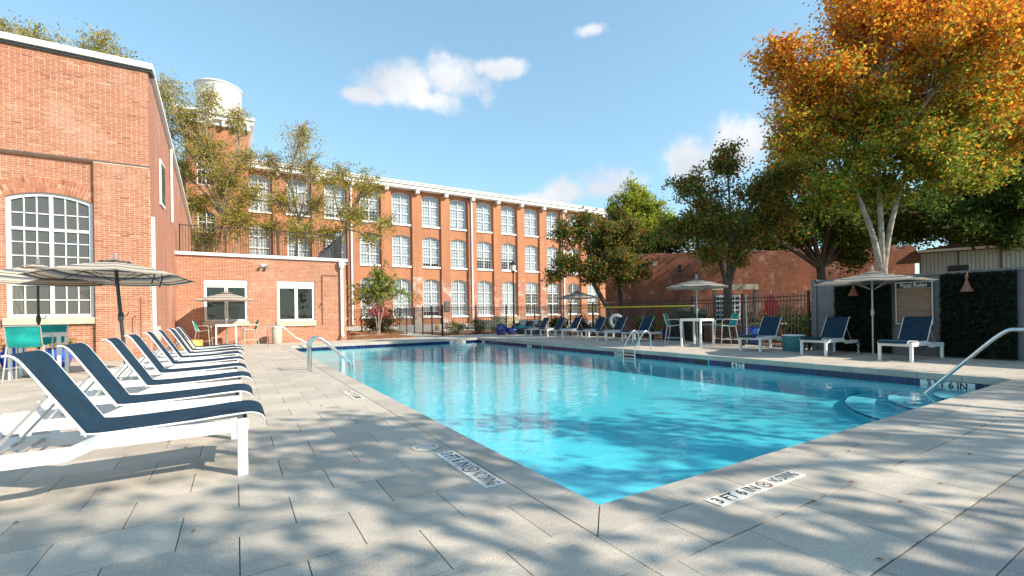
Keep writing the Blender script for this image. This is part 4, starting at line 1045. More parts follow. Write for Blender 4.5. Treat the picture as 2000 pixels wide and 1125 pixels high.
ORD = ['nearest', 'second', 'third', 'fourth', 'fifth', 'sixth', 'seventh', 'eighth', 'ninth']
leftY = [4.07, 5.32, 6.68, 8.12, 9.62, 11.10, 12.40, 13.60, 14.95]
jit = random.Random(31)
for i, y in enumerate(leftY):
    o = lounger if i == 0 else copy_tree(lounger)
    o.location = (.02 + (jit.uniform(-.04, .07) if i else 0) - .012 * i, y + .32, 0); o.rotation_euler = (0, 0, math.pi + (R(jit.uniform(-1.2, 1.2)) if i else 0))
    tag(o, ('navy sling lounger with white frame, nearest the camera in the left row' if i == 0 else
            'navy sling lounger, farthest of the left row, by the annex' if i == 8 else
            'navy sling lounger, %s from the camera in the left row' % ORD[i]), 'lounger', 'loungers along the left pool side')
rightL = [(12.80, 4.04, 'navy sling lounger in front of the pool rules sign'), (12.92, 5.81, 'navy sling lounger just left of the right umbrella pole'),
          (12.95, 7.55, 'navy sling lounger left of the teal drum table'), (13.75, 13.25, 'navy sling lounger behind the pool ladder on the right deck'),
          (13.70, 14.75, 'navy sling lounger right of the life ring'), (13.80, 16.2, 'navy sling lounger just left of the life ring'),
          (13.65, 17.8, 'navy sling lounger in front of the distant umbrella pole'), (13.75, 19.2, 'navy sling lounger between the distant umbrella and wicker sofa, second from sofa'),
          (13.65, 20.55, 'navy sling lounger directly beside the wicker sofa')]
for x, y, lb in rightL:
    o = copy_tree(lounger); o.location = (x + .03, y + .32, 0); o.rotation_euler = (0, 0, R(jit.uniform(-2, 2))); tag(o, lb, 'lounger', 'loungers along the right pool side')

def make_umbrella(label, loc, rad, htop, pole_mat, tilt=(0, 0), rz=0, drop=.30, lean=0, base=True, pole_r=.02, tie=False, lean_dir=0):
    t = thing('patio_umbrella', label, 'umbrella', loc, rz, 'striped patio umbrellas')
    hub = Vector((math.sin(lean) * htop * .9 * math.cos(lean_dir), math.sin(lean) * htop * .9 * math.sin(lean_dir), htop))
    T = Matrix.Translation(hub) @ Matrix.Rotation(tilt[0], 4, 'X') @ Matrix.Rotation(tilt[1], 4, 'Y')
    n = 8; seg = 10; q = MB(); vs = []; at = []; fs = []; m = 24   # canopy: eight gores, sagging a little between ribs
    for i in range(seg + 1):
        f = i / seg
        for j in range(n * 4):
            k = j % 4; a0 = 2 * math.pi * (j // 4) / n; a1 = a0 + 2 * math.pi / n; u = k / 4
            p = Vector((math.cos(a0), math.sin(a0), 0)).lerp(Vector((math.cos(a1), math.sin(a1), 0)), u) * rad * f
            z = -drop * (f ** 1.25) - .018 * math.sin(math.pi * u) * f
            vs.append(T @ Vector((p.x, p.y, z))); at.append(f)
    w = n * 4
    for i in range(seg):
        for j in range(w): fs.append((i * w + j, i * w + (j + 1) % w, (i + 1) * w + (j + 1) % w, (i + 1) * w + j))
    # valance hem
    for j in range(w):
        pass
    q.add(vs, fs); q.a = at; can = q.build('canopy', 'canopy', t, smooth=30, attr='stripe')
    vt = MB(); vs2 = []; at2 = []
    for i in range(5):
        f = i / 4
        for j in range(24):
            th = 2 * math.pi * j / 24; vs2.append(T @ Vector((math.cos(th) * rad * .20 * f, math.sin(th) * rad * .20 * f, .055 - .06 * f))); at2.append(.30 + .5 * f)
    vt.add(vs2, [(i * 24 + j, i * 24 + (j + 1) % 24, (i + 1) * 24 + (j + 1) % 24, (i + 1) * 24 + j) for i in range(4) for j in range(24)]); vt.a = at2; vt.build('vent', 'canopy', can, smooth=True, attr='stripe')
    fn = MB(); fn.lathe([(.0, 0), (.035, .0), (.04, .05), (.025, .06), (.032, .09), (.03, .12), (.0, .135)], 12, cap=False); fn.v = [tuple(T @ (Vector(p) + Vector((0, 0, .055)))) for p in fn.v]; fn.build('finial', 'grey_pole', can, smooth=50)
    for j in range(n):
        a = 2 * math.pi * j / n; d = Vector((math.cos(a), math.sin(a), 0)); r_ = MB()
        r_.tube([T @ (d * .04 + Vector((0, 0, -.03))), T @ (d * rad * .5 + Vector((0, 0, -drop * .5 ** 1.25 - .02))), T @ (d * rad * .99 + Vector((0, 0, -drop - .012)))], .008, 5)
        rb_ = r_.build('rib', pole_mat, t)
        s_ = MB(); s_.tube([T @ (d * .03 + Vector((0, 0, -.42))), T @ (d * rad * .5 + Vector((0, 0, -drop * .5 ** 1.25 - .025)))], .007, 5); s_.build('strut', pole_mat, rb_)
    p = MB(); p.tube([(0, 0, .02), hub * .5, hub + Vector((0, 0, .0))], pole_r, 12); p.build('pole', pole_mat, t, smooth=50)
    c = MB(); h = hub * .52; c.lathe([(pole_r + .003, -.10), (pole_r + .018, -.05), (pole_r + .018, .05), (pole_r + .003, .10)], 12, (h.x, h.y, h.z)); cc = c.build('crank_housing', pole_mat, t)
    c = MB(); c.tube([(h.x + .03, h.y, h.z), (h.x + .10, h.y, h.z + .02), (h.x + .13, h.y, h.z + .09)], .009, 6); c.build('crank_handle', pole_mat, cc)
    if base:
        bb = MB(); bb.lathe([(.26, 0), (.26, .035), (.24, .055), (.06, .075), (.045, .09), (.04, .30), (.0, .30)], 28); bb.build('base', pole_mat, t, smooth=30)
    if tie:
        for a in (R(-40), R(10)):
            d = Vector((math.cos(a), math.sin(a), 0)); e = T @ (d * rad * .55 + Vector((0, 0, -drop * .5)))
            tt = MB(); tt.tube([e + Vector((0, 0, .02)), e + Vector((.04, -.02, -.10)), e + Vector((-.02, .03, -.32))], .014, 5); tt.build('tie_strap', pole_mat, can)
    return t
make_umbrella('big striped umbrella with dark leaning pole by the hall window', (-2.06, 12.9, 0), 1.45, 2.47, 'dark_pole', tilt=(R(-3), R(1)), rz=R(10), drop=.36, lean=R(-4.2), pole_r=.034, tie=True)
make_umbrella('striped umbrella over the left bar table, partly out of frame', (-3.72, 13.98, 0), 1.22, 2.42, 'dark_pole', tilt=(R(9), R(0)), rz=R(25), drop=.30, pole_r=.022)
make_umbrella('small striped umbrella over the bar table against the annex', (-.36, 23.55, 0), 1.22, 2.33, 'grey_pole', rz=R(8), drop=.34, pole_r=.02)
make_umbrella('striped umbrella over the bar table on the right deck', (13.68, 10.2, 0), 1.06, 2.30, 'grey_pole', rz=R(12), drop=.27, tilt=(0, R(1)))
make_umbrella('striped umbrella on silver pole before the hedge panels at right', (13.89, 5.18, 0), 1.25, 2.11, 'grey_pole', rz=R(20), drop=.24, base=False)
make_umbrella('distant striped umbrella among the far right loungers', (15.2, 18.5, 0), 1.10, 2.32, 'grey_pole', rz=R(0), drop=.34)

def make_bar_table(label, loc, rz=0, s=.40, h=.955):
    t = thing('bar_table', label, 'table', loc, rz, 'white bar tables')
    q = MB(); q.bbox(-s, s, -s, s, h - .028, h, .006); q.build('table_top', 'white_paint', t)
    q = MB(); a = s - .005
    for d in ((-a, a, -a, -a + .03), (-a, a, a - .03, a), (-a, -a + .03, -a + .03, a - .03), (a - .03, a, -a + .03, a - .03)): q.box(d[0], d[1], d[2], d[3], h - .085, h - .028)
    q.build('apron', 'white_paint', t)
    for sx in (-1, 1):
        for sy in (-1, 1):
            q = MB(); x0, x1 = sorted((sx * (s - .002), sx * (s - .062))); y0, y1 = sorted((sy * (s - .002), sy * (s - .062))); q.bbox(x0, x1, y0, y1, 0, h - .03, .006); q.build('leg', 'white_paint', t)
    return t
def make_chair():
    t = thing('bar_chair', 'chair', 'chair')   # faces +x, origin under the seat
    W = .25
    back = smooth_path([(-.20, 0, .70), (-.255, 0, .80), (-.285, 0, .95), (-.325, 0, 1.08), (-.345, 0, 1.12)], 4)
    seat = smooth_path([(.24, 0, .705), (.22, 0, .725), (.10, 0, .715), (-.08, 0, .69), (-.20, 0, .70)], 4)
    for nm, pth in (('seat', seat), ('backrest', back)):
        q = MB(); rows = [[(p.x, -W + .5 * k / 8, p.z - .012 * (1 - (k / 4 - 1) ** 2)) for k in range(9)] for p in pth]; q.sheet(rows, .006); q.build(nm, 'sling_teal', t, smooth=50)
    for s in (-1, 1):
        q = MB(); q.tube([(p.x, s * (W + .008), p.z) for p in seat] + [(p.x, s * (W + .008), p.z) for p in back[1:]], .013, 7); q.build('side_frame', 'alu', t, smooth=60)
        q = MB(); q.tube(smooth_path([(-.27, s * (W + .03), .90), (-.05, s * (W + .045), .925), (.16, s * (W + .045), .92), (.235, s * (W + .03), .86), (.23, s * (W + .02), .74)], 3), .013, 7); q.build('arm', 'alu', t, smooth=60)
        q = MB(); q.tube([(.23, s * (W + .018), .745), (.255, s * (W + .03), .40), (.285, s * (W + .05), 0)], .014, 7); q.build('leg', 'alu', t)
        q = MB(); q.tube([(-.20, s * (W + .018), .72), (-.245, s * (W + .03), .40), (-.31, s * (W + .05), 0)], .014, 7); q.build('leg', 'alu', t)
        q = MB(); q.tube([(.268, s * (W + .04), .26), (-.27, s * (W + .04), .26)], .010, 6); q.build('foot_rail', 'alu', t)
    for x in (.266, -.266):
        q = MB(); q.tube([(x, -W - .04, .29), (x, W + .04, .29)], .010, 6); q.build('foot_rail', 'alu', t)
    q = MB(); q.tube([(-.347, -W - .008, 1.12), (-.347, W + .008, 1.12)], .012, 6); q.build('top_rail', 'alu', t)
    return t
make_bar_table('white square bar table at far left beside the hall window', (-3.70, 13.95, 0), R(4))
make_bar_table('white square bar table in front of the annex window', (-.38, 23.55, 0), R(2))
make_bar_table('white square bar table on the right deck', (13.68, 10.2, 0), R(3))
ch = make_chair()
for i, (x, y, rz, lb) in enumerate(((-3.62, 13.10, R(88), 'teal bar chair at far left with its back to the camera'), (-3.82, 14.85, R(-97), 'teal bar chair behind the far left bar table'),
                                    (-1.20, 23.45, R(-8), 'teal bar chair on the left of the annex bar table'), (.52, 23.45, R(188), 'teal bar chair on the right of the annex bar table'),
                                    (13.62, 11.10, R(-62), 'teal bar chair left of the right deck table'), (14.05, 9.36, R(146), 'teal bar chair right of the right deck table'))):
    o = ch if i == 0 else copy_tree(ch); o.location = (x, y, 0); o.rotation_euler = (0, 0, rz); tag(o, lb, 'chair', 'teal bar chairs')

def pot(label, loc, r, h, m, plant=None, seed=1, name='glazed_pot'):
    t = thing(name, label, 'pot', loc, 0, 'glazed pots')
    q = MB(); q.lathe([(r * .62, 0), (r * .80, h * .12), (r * .98, h * .40), (r, h * .58), (r * .90, h * .82), (r * .78, h * .93), (r * .86, h), (r * .80, h * 1.0), (r * .74, h * .94)], 28); q.build('vessel', m, t, smooth=50)
    q = MB(); q.lathe([(0, h * .93), (r * .75, h * .94)], 20, cap=False); q.build('soil', 'soil', t)
    if plant:
        cols, n, hh = plant; r_ = np.random.default_rng(seed); p = r_.normal(size=(n, 3)) * np.array([r * .55, r * .55, hh * .35]) + np.array([0, 0, h + hh * .5]); p[:, 2] = np.maximum(p[:, 2], h * .95)
        cs = np.array([cols[i] for i in r_.integers(0, len(cols), n)]) * r_.uniform(.6, 1.3, (n, 1)); me = leaf_quads(n, p, r_.uniform(.04, .09, n), cs, seed); me.materials.append(MATS['leaf']); tag(link('foliage', me, t), kind='stuff')
    return t
GRN = [(.06, .12, .025), (.09, .16, .03), (.04, .08, .02)]
pot('dark blue glazed pot left of the far left table', (-5.45, 16.4, 0), .27, .52, 'blue_glaze', (GRN, 120, .35), 1)
pot('bright blue glazed pot below the arched window', (-4.85, 16.5, 0), .26, .55, 'blue_glaze_bright', ([(.5, .42, .03), (.1, .16, .03)], 160, .2), 2)
pot('bright blue glazed pot with yellow flowers under the right end of the arched window', (-4.08, 16.7, 0), .30, .50, 'blue_glaze_bright', ([(.55, .42, .03), (.1, .16, .03)], 220, .25), 3)
pot('tall dark blue pot left of the wicker sofa', (13.35, 23.3, 0), .36, .62, 'blue_glaze', (GRN + [(.25, .25, .22)], 160, .35), 4)
pot('short dark blue pot against the wicker sofa', (13.95, 23.05, 0), .34, .42, 'blue_glaze', ([(.30, .18, .06), (.09, .12, .03)], 140, .35), 5)
pot('blue glazed bowl behind the right fence with green plant', (16.0, 9.6, 0), .45, .62, 'blue_glaze_bright', (GRN + [(.3, .28, .05)], 260, .3), 6)
pot('small dark blue pot under the lounger behind the ladder', (15.75, 13.2, 0), .28, .5, 'blue_glaze', (GRN, 80, .2), 7)
# drum tables
def drum(name, label, loc, r, h, m, top):
    t = thing(name, label, 'side table', loc); q = MB(); q.lathe([(r * .96, 0), (r, .02), (r, h - .03), (r * .97, h - .012)], 32); d = q.build('drum_body', m, t, smooth=40)
    for z in np.linspace(.08, h - .08, 4):
        q = MB(); q.lathe([(r + .001, z), (r + .006, z + .008), (r + .001, z + .016)], 32, cap=False); q.build('drum_band', m, d)
    q = MB(); q.lathe([(r * 1.03, h - .012), (r * 1.03, h + .012), (r, h + .016), (0, h + .016)], 32, cap=False); q.build('table_top', top, t)
drum('drum_table', 'teal drum side table between the right loungers', (13.95, 7.15, 0), .29, .46, 'teal_drum', 'white_paint')
drum('drum_table', 'yellow drum side table beyond the last left lounger', (-1.62, 22.2, 0), .46, .36, 'yellow_drum', 'yellow_drum')
# wicker sofa with cushions
so = thing('wicker_sofa', 'dark grey wicker sofa with teal seat cushion at far pool corner', 'sofa', (14.95, 22.95, 0), R(-82))
q = MB(); q.bbox(-.85, .85, -.42, .40, .04, .33, .03); q.build('seat_base', 'wicker', so)
q = MB(); q.prism([(.30, .33), (.45, .33), (.52, .78), (.44, .80), (.36, .76)], -.85, .85, 'x'); q.build('backrest', 'wicker', so)
for s in (-1, 1):
    q = MB(); x0, x1 = sorted((s * .855, s * .99)); q.prism([(-.42, .04), (.45, .04), (.50, .74), (.35, .74), (-.30, .56), (-.42, .52)], x0, x1, 'x'); q.build('arm', 'wicker', so)
q = MB(); q.bbox(-.83, .83, -.43, .28, .335, .45, .04); tag(q.build('seat_cushion', 'teal_cushion', so, smooth=30), 'teal seat cushion')
for x, rz, lb in ((-.55, .15, 'pale green pillow'), (.60, -.25, 'pale green pillow')):
    q = MB(); rows = []
    for i in range(9):
        row = []
        for j in range(9):
            u, v = i / 4 - 1, j / 4 - 1; pf = .09 * (1 - u ** 4) * (1 - v ** 4) ; row.append((u * .24, -pf, v * .23))
        rows.append(row)
    q.sheet(rows); rows2 = [[(a, -b_ * .9, c) for a, b_, c in r_] for r_ in rows]; q.sheet([list(reversed(r_)) for r_ in rows2])
    o = q.build('pillow', 'pale_cushion', so, smooth=True); o.location = (x, .14, .67); o.rotation_euler = (R(-20), 0, rz)
# litter bin
tb = thing('litter_bin', 'beige stone litter bin against the annex wall', 'bin', (1.62, 23.95, 0))
q = MB(); q.lathe([(.20, 0), (.215, .02), (.215, .72), (.20, .74)], 32); q.build('bin_body', 'bin_stone', tb, smooth=40)
q = MB(); q.lathe([(.222, .72), (.225, .75), (.20, .80), (.11, .835), (.11, .825)], 32, cap=False); q.build('bin_lid', 'bin_stone', tb, smooth=40)
# stainless rails and ladders
def steel_rail(name, label, loc, paths, rad=.024, group=None, cat='handrail', treads=()):
    t = thing(name, label, cat, loc, 0, group)
    for p in paths:
        q = MB(); q.tube(smooth_path(p, 6), rad, 12); q.build('rail', 'steel', t, smooth=60)
        for e in (p[0],):
            q = MB(); q.lathe([(rad * 2, .0), (rad * 2, .010), (rad * 1.15, .022)], 16, (e[0], e[1], 0)); q.build('floor_flange', 'steel', t)
    for a, b_ in treads:
        q = MB(); q.bar(a, b_, .07, .03, (0, 0, 1)); q.build('tread', 'steel', t)
def figure4(y): return [(0, y, 0), (0, y, .45), (.015, y, .62), (.12, y, .74), (.26, y, .70), (.55, y, .44), (.80, y, .20), (.88, y, .06), (.89, y, -.35)]
steel_rail('grab_rails', 'pair of stainless grab rails on the near left pool edge', (1.40, 10.95, 0), [figure4(0), figure4(.42)])
def ladder_rail(y): return [(.55, y, 0), (.55, y, .30), (.50, y, .50), (.36, y, .60), (.20, y, .52), (-.05, y, .22), (-.17, y, .02), (-.18, y, -.30), (-.18, y, -.60)]
steel_rail('pool_ladder', 'stainless pool ladder on the right pool edge', (10.98, 10.35, 0), [ladder_rail(0), ladder_rail(.50)], .021, cat='ladder', treads=[((-.18, .0, z), (-.18, .50, z)) for z in (-.16, -.36)])
steel_rail('entry_handrail', 'thin stainless handrail at the far left pool corner by the bin', (1.1, 21.35, 0), [[(0, 0, 0), (0, 0, .5), (.02, 0, .82), (.12, 0, .90), (.40, 0, .88), (.62, 0, .78), (1.1, 0, .34), (1.55, 0, .02), (1.6, 0, -.5)]], .019)
steel_rail('entry_handrail', 'large stainless handrail over the steps at right edge', (9.75, 0, 0), [[(0, .55, 0), (0, .56, .5), (0, .62, .80), (0, .80, .865), (0, 1.3, .865), (0, 1.82, .865), (0, 2.03, .80), (0, 2.45, .33), (0, 2.90, -.19), (0, 3.18, -.53)]], .026)
# life ring on its stand
lr = thing('life_ring', 'white life ring hung on a black stand at the right fence', 'life ring', (15.55, 16.05, 0), R(-48))
q = MB(); n = 40; k = 12; vs = []; fs = []
for i in range(n):
    a = 2 * math.pi * i / n
    for j in range(k):
        b_ = 2 * math.pi * j / k; rr = .27 + .075 * math.cos(b_); vs.append((rr * math.cos(a), .05 * math.sin(b_), .80 + rr * math.sin(a)))
for i in range(n):
    for j in range(k): fs.append((i * k + j, ((i + 1) % n) * k + j, ((i + 1) % n) * k + (j + 1) % k, i * k + (j + 1) % k))
q.add(vs, fs); q.build('ring', 'ring_white', lr, smooth=True)
q = MB(); q.tube([(.36 * math.cos(2 * math.pi * i / 32), -.03 + .012 * math.sin(i * 1.57), .80 + .36 * math.sin(2 * math.pi * i / 32)) for i in range(33)], .009, 5); q.build('grab_line', 'rope', lr)
q = MB(); q.tube([(0, .10, 0), (0, .10, 1.22)], .022, 8); q.tube([(0, .10, 1.20), (0, -.02, 1.20)], .012, 6); q.lathe([(.16, 0), (.16, .02), (.03, .03)], 16, (0, .1, 0)); q.build('stand', 'black_iron', lr)
q = MB(); q.tube([(0, .0, 1.19), (-.03, -.03, 1.13), (.0, 0, 1.10)], .008, 5); q.build('hook', 'black_iron', lr)

# ------------------------------------------------------------------ things beyond the fence
lp = thing('street_lamp', 'black lantern street lamp in front of the mill', 'street lamp', (16.25, 26.6, 0))
q = MB(); q.lathe([(.17, 0), (.17, .08), (.11, .14), (.09, .75), (.065, .85), (.05, 1.0), (.045, 4.0), (.07, 4.05), (.045, 4.12)], 16); q.build('post', 'black_iron', lp, smooth=40)
q = MB(); q.lathe([(.10, 4.14), (.15, 4.16), (.19, 4.58), (.17, 4.60)], 8); q.build('lantern_glass', 'lamp_glass', lp)
q = MB(); q.lathe([(.24, 4.58), (.23, 4.62), (.10, 4.78), (.03, 4.86), (.0, 4.98)], 8, cap=False); q.lathe([(.11, 4.08), (.14, 4.14), (.10, 4.16)], 8); q.build('lantern_cap', 'black_iron', lp)
def picnic(label, loc, rz):
    t = thing('picnic_table', label, 'table', loc, rz, 'terrace tables')
    q = MB()
    for i in range(5): q.box(-.8, .8, -.37 + i * .15, -.24 + i * .15, .72, .76)
    q.build('table_top', 'wood_table', t)
    for x in (-.55, .55):
        q = MB(); q.bar((x, -.3, 0), (x, .2, .72), .06, .06); q.bar((x, .3, 0), (x, -.2, .72), .06, .06); q.build('leg', 'black_iron', t)
    for y in (-.72, .72):
        q = MB(); q.box(-.8, .8, y - .13, y + .13, .42, .46); q.box(-.6, -.54, y - .1, y + .1, 0, .42); q.box(.54, .6, y - .1, y + .1, 0, .42); q.build('bench', 'wood_table', t)
picnic('wooden picnic table on terrace just right of the street lamp', (20.3, 31.5, 0), R(20)); picnic('wooden picnic table on terrace behind the distant loungers', (22.6, 29.6, 0), R(-15))
def block(label, loc, s, rz):
    t = thing('stone_bench', label, 'bench', loc, rz, 'stone benches'); q = MB(); q.bbox(-s[0], s[0], -s[1], s[1], 0, s[2] * .8, .02); q.build('block', 'stone_block', t); q = MB(); q.bbox(-s[0] - .04, s[0] + .04, -s[1] - .04, s[1] + .04, s[2] * .8, s[2], .02); q.build('slab', 'stone_block', t)
block('low tan stone bench left of the street lamp on the terrace', (17.9, 34.0, .05), (.9, .4, .7), R(10)); block('tall tan stone block beside the street lamp on the terrace', (20.3, 34.6, .06), (1.2, .45, 1.0), R(-5)); block('small tan stone block in front of the mill near the fence corner', (15.6, 35.2, .08), (.7, .35, .5), R(5))
rd = thing('folded_umbrella', 'folded red umbrella standing behind the right fence', 'umbrella', (16.4, 9.15, 0))
q = MB(); q.tube([(0, 0, 0), (0, 0, 1.9)], .02, 8); q.build('pole', 'grey_pole', rd)
q = MB(); vs = []; n = 24
for i in range(9):
    f = i / 8
    for j in range(n): a = 2 * math.pi * j / n; r_ = (.05 + .11 * math.sin(math.pi * min(1, f * 1.15)) ** .7) * (1 + .28 * math.cos(6 * a)); vs.append((r_ * math.cos(a), r_ * math.sin(a), .98 + .80 * f))
q.add(vs, [(i * n + j, i * n + (j + 1) % n, (i + 1) * n + (j + 1) % n, (i + 1) * n + j) for i in range(8) for j in range(n)]); q.build('canopy', 'red_cloth', rd, smooth=60)
q = MB(); q.tube([(15.55, 9.55, 0), (15.55, 9.55, 1.72)], .028, 8); fp = q.build('white_post', 'white_paint'); tag(fp, 'slim white post beside the right fence near the blue bowl', 'post')
q = MB(); q.lathe([(.03, 0), (.032, .03), (.0, .04)], 10, (15.55, 9.55, 1.72)); q.build('post_cap', 'white_paint', fp)
ub = thing('utility_cabinet', 'dark green utility cabinet behind the right fence', 'cabinet', (17.5, 13.5, 0), R(-30))
q = MB(); q.bbox(-.7, .7, -.4, .4, 0, 1.35, .03); q.build('cabinet_body', 'green_box', ub); q = MB(); q.box(-.68, -.02, -.415, -.4, .1, 1.25); q.box(.02, .68, -.415, -.4, .1, 1.25); q.build('cabinet_door', 'green_box', ub)
la = thing('lattice_screen', 'grey lattice screen under a timber beam behind right table', 'screen', (18.0, 11.9, 0), R(-35))
q = MB(); q.box(-.5, .5, .02, .06, .75, 1.9); q.build('backing', 'stair_grey', la)
for i in range(6):
    q = MB(); q.box(-.5 + i * .2 - .02, -.5 + i * .2 + .02, -.02, .02, .75, 1.9); q.build('slat', 'sign_white', la); q = MB(); q.box(-.5, .5, -.03, -.02, .80 + i * .2, .86 + i * .2); q.build('slat', 'sign_white', la)
q = MB(); q.box(-.6, -.5, -.05, .06, 0, 2.1); q.box(1.1, 1.2, -.05, .06, 0, 2.1); q.build('post', 'stair_grey', la); q = MB(); q.box(-.65, 1.25, -.08, .08, 2.1, 2.32); q.build('beam', 'beam', la)
pw = thing('planter_wall', 'low brick planter wall with pale cap behind right fence', 'wall', (17.3, 10.2, 0), R(-58))
q = MB(); q.box(-1.9, 1.9, -.15, .15, -.1, .62); q.build('wall', 'brick_old', pw); q = MB(); q.bbox(-1.95, 1.95, -.19, .19, .62, .70, .015); q.build('wall_cap', 'stone_block', pw)
# utility parts by the mill wall
q = MB(); q.lathe([(.30, 0), (.34, .18), (.30, .35), (.12, .45), (0, .46)], 14, (13.6, 33.5, .05), cap=False); bo = q.build('garden_boulder', 'stone_block', smooth=True); tag(bo, 'rounded dark boulder behind the fence near the mill', 'boulder')

# ------------------------------------------------------------------ trees
def palette(cols, w):
    w = np.array(w, float); w /= w.sum(); cols = np.array(cols)
    def f(r, n, hf, of):
        return cols[r.choice(len(cols), n, p=w)] * r.uniform(.65, 1.35, (n, 1)) * r.uniform(.92, 1.08, (n, 3))
    return f
def maple_pal(r, n, hf, of):
    # autumn colour turns first on the outer, upper leaves; inner and lower ones are still green
    t = np.clip(of * .50 + hf * 1.30 - .20 + r.normal(0, .20, n), 0, 1)
    green = np.array([.24, .30, .05]); ylw = np.array([.85, .52, .05]); org = np.array([.85, .34, .04]); red = np.array([.55, .13, .03]); yg = np.array([.48, .46, .06])
    k = r.random(n)[:, None]
    warm = np.where(k < .15, ylw, np.where(k < .72, org, np.where(k < .92, red, yg)))
    c = np.where((t > .42)[:, None], warm, np.where((t > .30)[:, None], yg, green))
    return c * r.uniform(.65, 1.3, (n, 1))
def make_tree(name, label, base, fork, trunk_r, lobes, twigs, lpt, leaf, spread, pal, bark, seed, group=None, leafm='leaf', stems=None, shell=2.0, twig_r=.012, split=None, cat='tree', sub=3):
    """trunk, limbs to every lobe of the crown, twigs inside the lobes and leaves strung round the twigs"""
    r = np.random.default_rng(seed); t = thing(name, label, cat, base, 0, group); B = Vector(base)
    lob = [(Vector(l[:3]) - B, Vector(l[3:6])) for l in lobes]
    tr = MB(); lm = MB()
    forks = [Vector(fork) - B] if stems is None else [Vector(s) - B for s in stems]
    if split:
        sp_ = Vector(split) - B; tr.tube([(0, 0, -.15), sp_ * .2, sp_ * .6, sp_ + Vector((0, 0, .12))], [trunk_r * 1.3, trunk_r * 1.02, trunk_r * .95, trunk_r * .85], 12)
    for i, fk in enumerate(forks):
        if split:
            a = sp_ - Vector((0, 0, .15)); d = fk - a; mid = a + d * .5 + Vector((-d.x * .12, -d.y * .12, 0)); rr = trunk_r * .62
            pts = smooth_path([a, mid, fk], 4); n = len(pts); tr.tube(pts, [rr * (1 - .45 * k / n) for k in range(n)], 10); continue
        st = Vector((0, 0, -.15)) + Vector((r.uniform(-.5, .5), r.uniform(-.5, .5), 0)) * trunk_r * (1 if len(forks) > 1 else 0)
        mid = st.lerp(fk, .5) + Vector((r.uniform(-.06, .06), r.uniform(-.06, .06), 0)) * fk.length
        pts = smooth_path([st, st.lerp(mid, .3), mid, fk], 4); n = len(pts); rr = trunk_r * (1 if len(forks) == 1 else .72)
        tr.tube(pts, [rr * (1.35 if k == 0 else 1.0 - .40 * k / n) for k in range(n)], 10)
    tr.build('trunk', bark, t, smooth=60)
    P = []; H = []; O = []
    zmin = min(c.z - s.z for c, s in lob); zmax = max(c.z + s.z for c, s in lob); cen = sum((c for c, s in lob), Vector()) / len(lob); rmax = max((c - cen).length + s.length / 1.7 for c, s in lob)
    for (c, s) in lob:
        fk = min(forks, key=lambda f: (f - c).length); dirv = c - fk
        mid = fk.lerp(c, .5) + Vector((r.uniform(-.12, .12), r.uniform(-.12, .12), .08)) * dirv.length
        pts = smooth_path([fk, mid, c, c + (c - mid) * .45], 5); n = len(pts); r0 = trunk_r * .42 * min(1, (s.length / 2.2))
        lm.tube(pts, [max(.012, r0 * (1 - .85 * k / (n - 1))) for k in range(n)], 6)
        nt = int(twigs * (s.x * s.y * s.z) ** (2 / 3) / 1.0) + 4
        for _ in range(nt):
            d = r.normal(size=3); d /= np.linalg.norm(d); q = r.random() ** (1 / shell) * r.uniform(.82, 1.12)
            e = c + Vector((d[0] * s.x, d[1] * s.y, d[2] * s.z)) * q
            a = pts[int(r.integers(n // 3, n))]
            m = a.lerp(e, .55) + Vector(r.normal(0, .10, 3).tolist()) * (e - a).length * .6
            lm.tube([a, m, e], [twig_r, twig_r * .7, twig_r * .3], sub, cap=False)
            k = max(1, int(lpt * r.uniform(.5, 1.5)))
            u = r.uniform(.35, 1.08, k)[:, None]; pa, pm, pe = (np.array(v) for v in (a, m, e))
            pos = (1 - u) ** 2 * pa + 2 * u * (1 - u) * pm + u * u * pe + r.normal(0, spread, (k, 3)) * np.array([1, 1, .7])
            P.append(pos)
    P = np.concatenate(P); n = len(P)
    hf = np.clip((P[:, 2] - zmin) / (zmax - zmin), 0, 1); of = np.clip(np.linalg.norm(P - np.array(cen), axis=1) / rmax, 0, 1)
    cols = pal(r, n, hf, of); lm.build('limbs', bark, t, smooth=60)
    me = leaf_quads(n, P, leaf * r.uniform(.6, 1.35, n), cols, seed + 100); me.materials.append(MATS[leafm]); cr = tag(link('crown', me, t), kind='stuff')
    return n
def sph(lst, flat=.85): return [(x, y, z, r_, r_, r_ * flat) for x, y, z, r_ in lst]
total = 0
total += make_tree('maple_tree', 'large orange and yellow autumn maple with pale trunk at right', (18.2, 6.5, 0), None, .17,
    sph([(16.5, 7.6, 8.5, 1.85), (18.0, 6.6, 10.4, 2.1), (19.9, 5.5, 10.7, 2.2), (21.6, 4.5, 9.3, 2.1), (16.0, 8.0, 7.0, 1.4), (17.8, 6.7, 7.6, 1.9), (20.1, 5.4, 7.5, 2.0), (18.7, 5.2, 5.7, 1.35), (17.1, 7.4, 5.2, 1.2), (20.8, 4.9, 5.6, 1.1), (19.0, 8.4, 8.4, 2.0), (18.6, 4.4, 8.8, 1.8), (20.8, 7.2, 9.0, 2.0), (18.4, 6.9, 12.3, 1.6), (20.4, 5.6, 12.6, 1.7), (15.6, 8.2, 9.4, 1.1), (22.6, 3.9, 11.2, 2.0), (22.2, 4.3, 7.2, 1.6), (18.1, 5.9, 6.4, 1.3), (17.4, 6.6, 6.1, 1.2), (19.4, 5.4, 6.3, 1.2), (18.6, 6.6, 5.2, .9)]),
    34, 92, .112, .165, maple_pal, 'bark_pale', 1, stems=[(17.6, 7.0, 5.2), (18.15, 6.55, 6.0), (18.75, 6.1, 5.4)], split=(18.2, 6.5, 2.4))
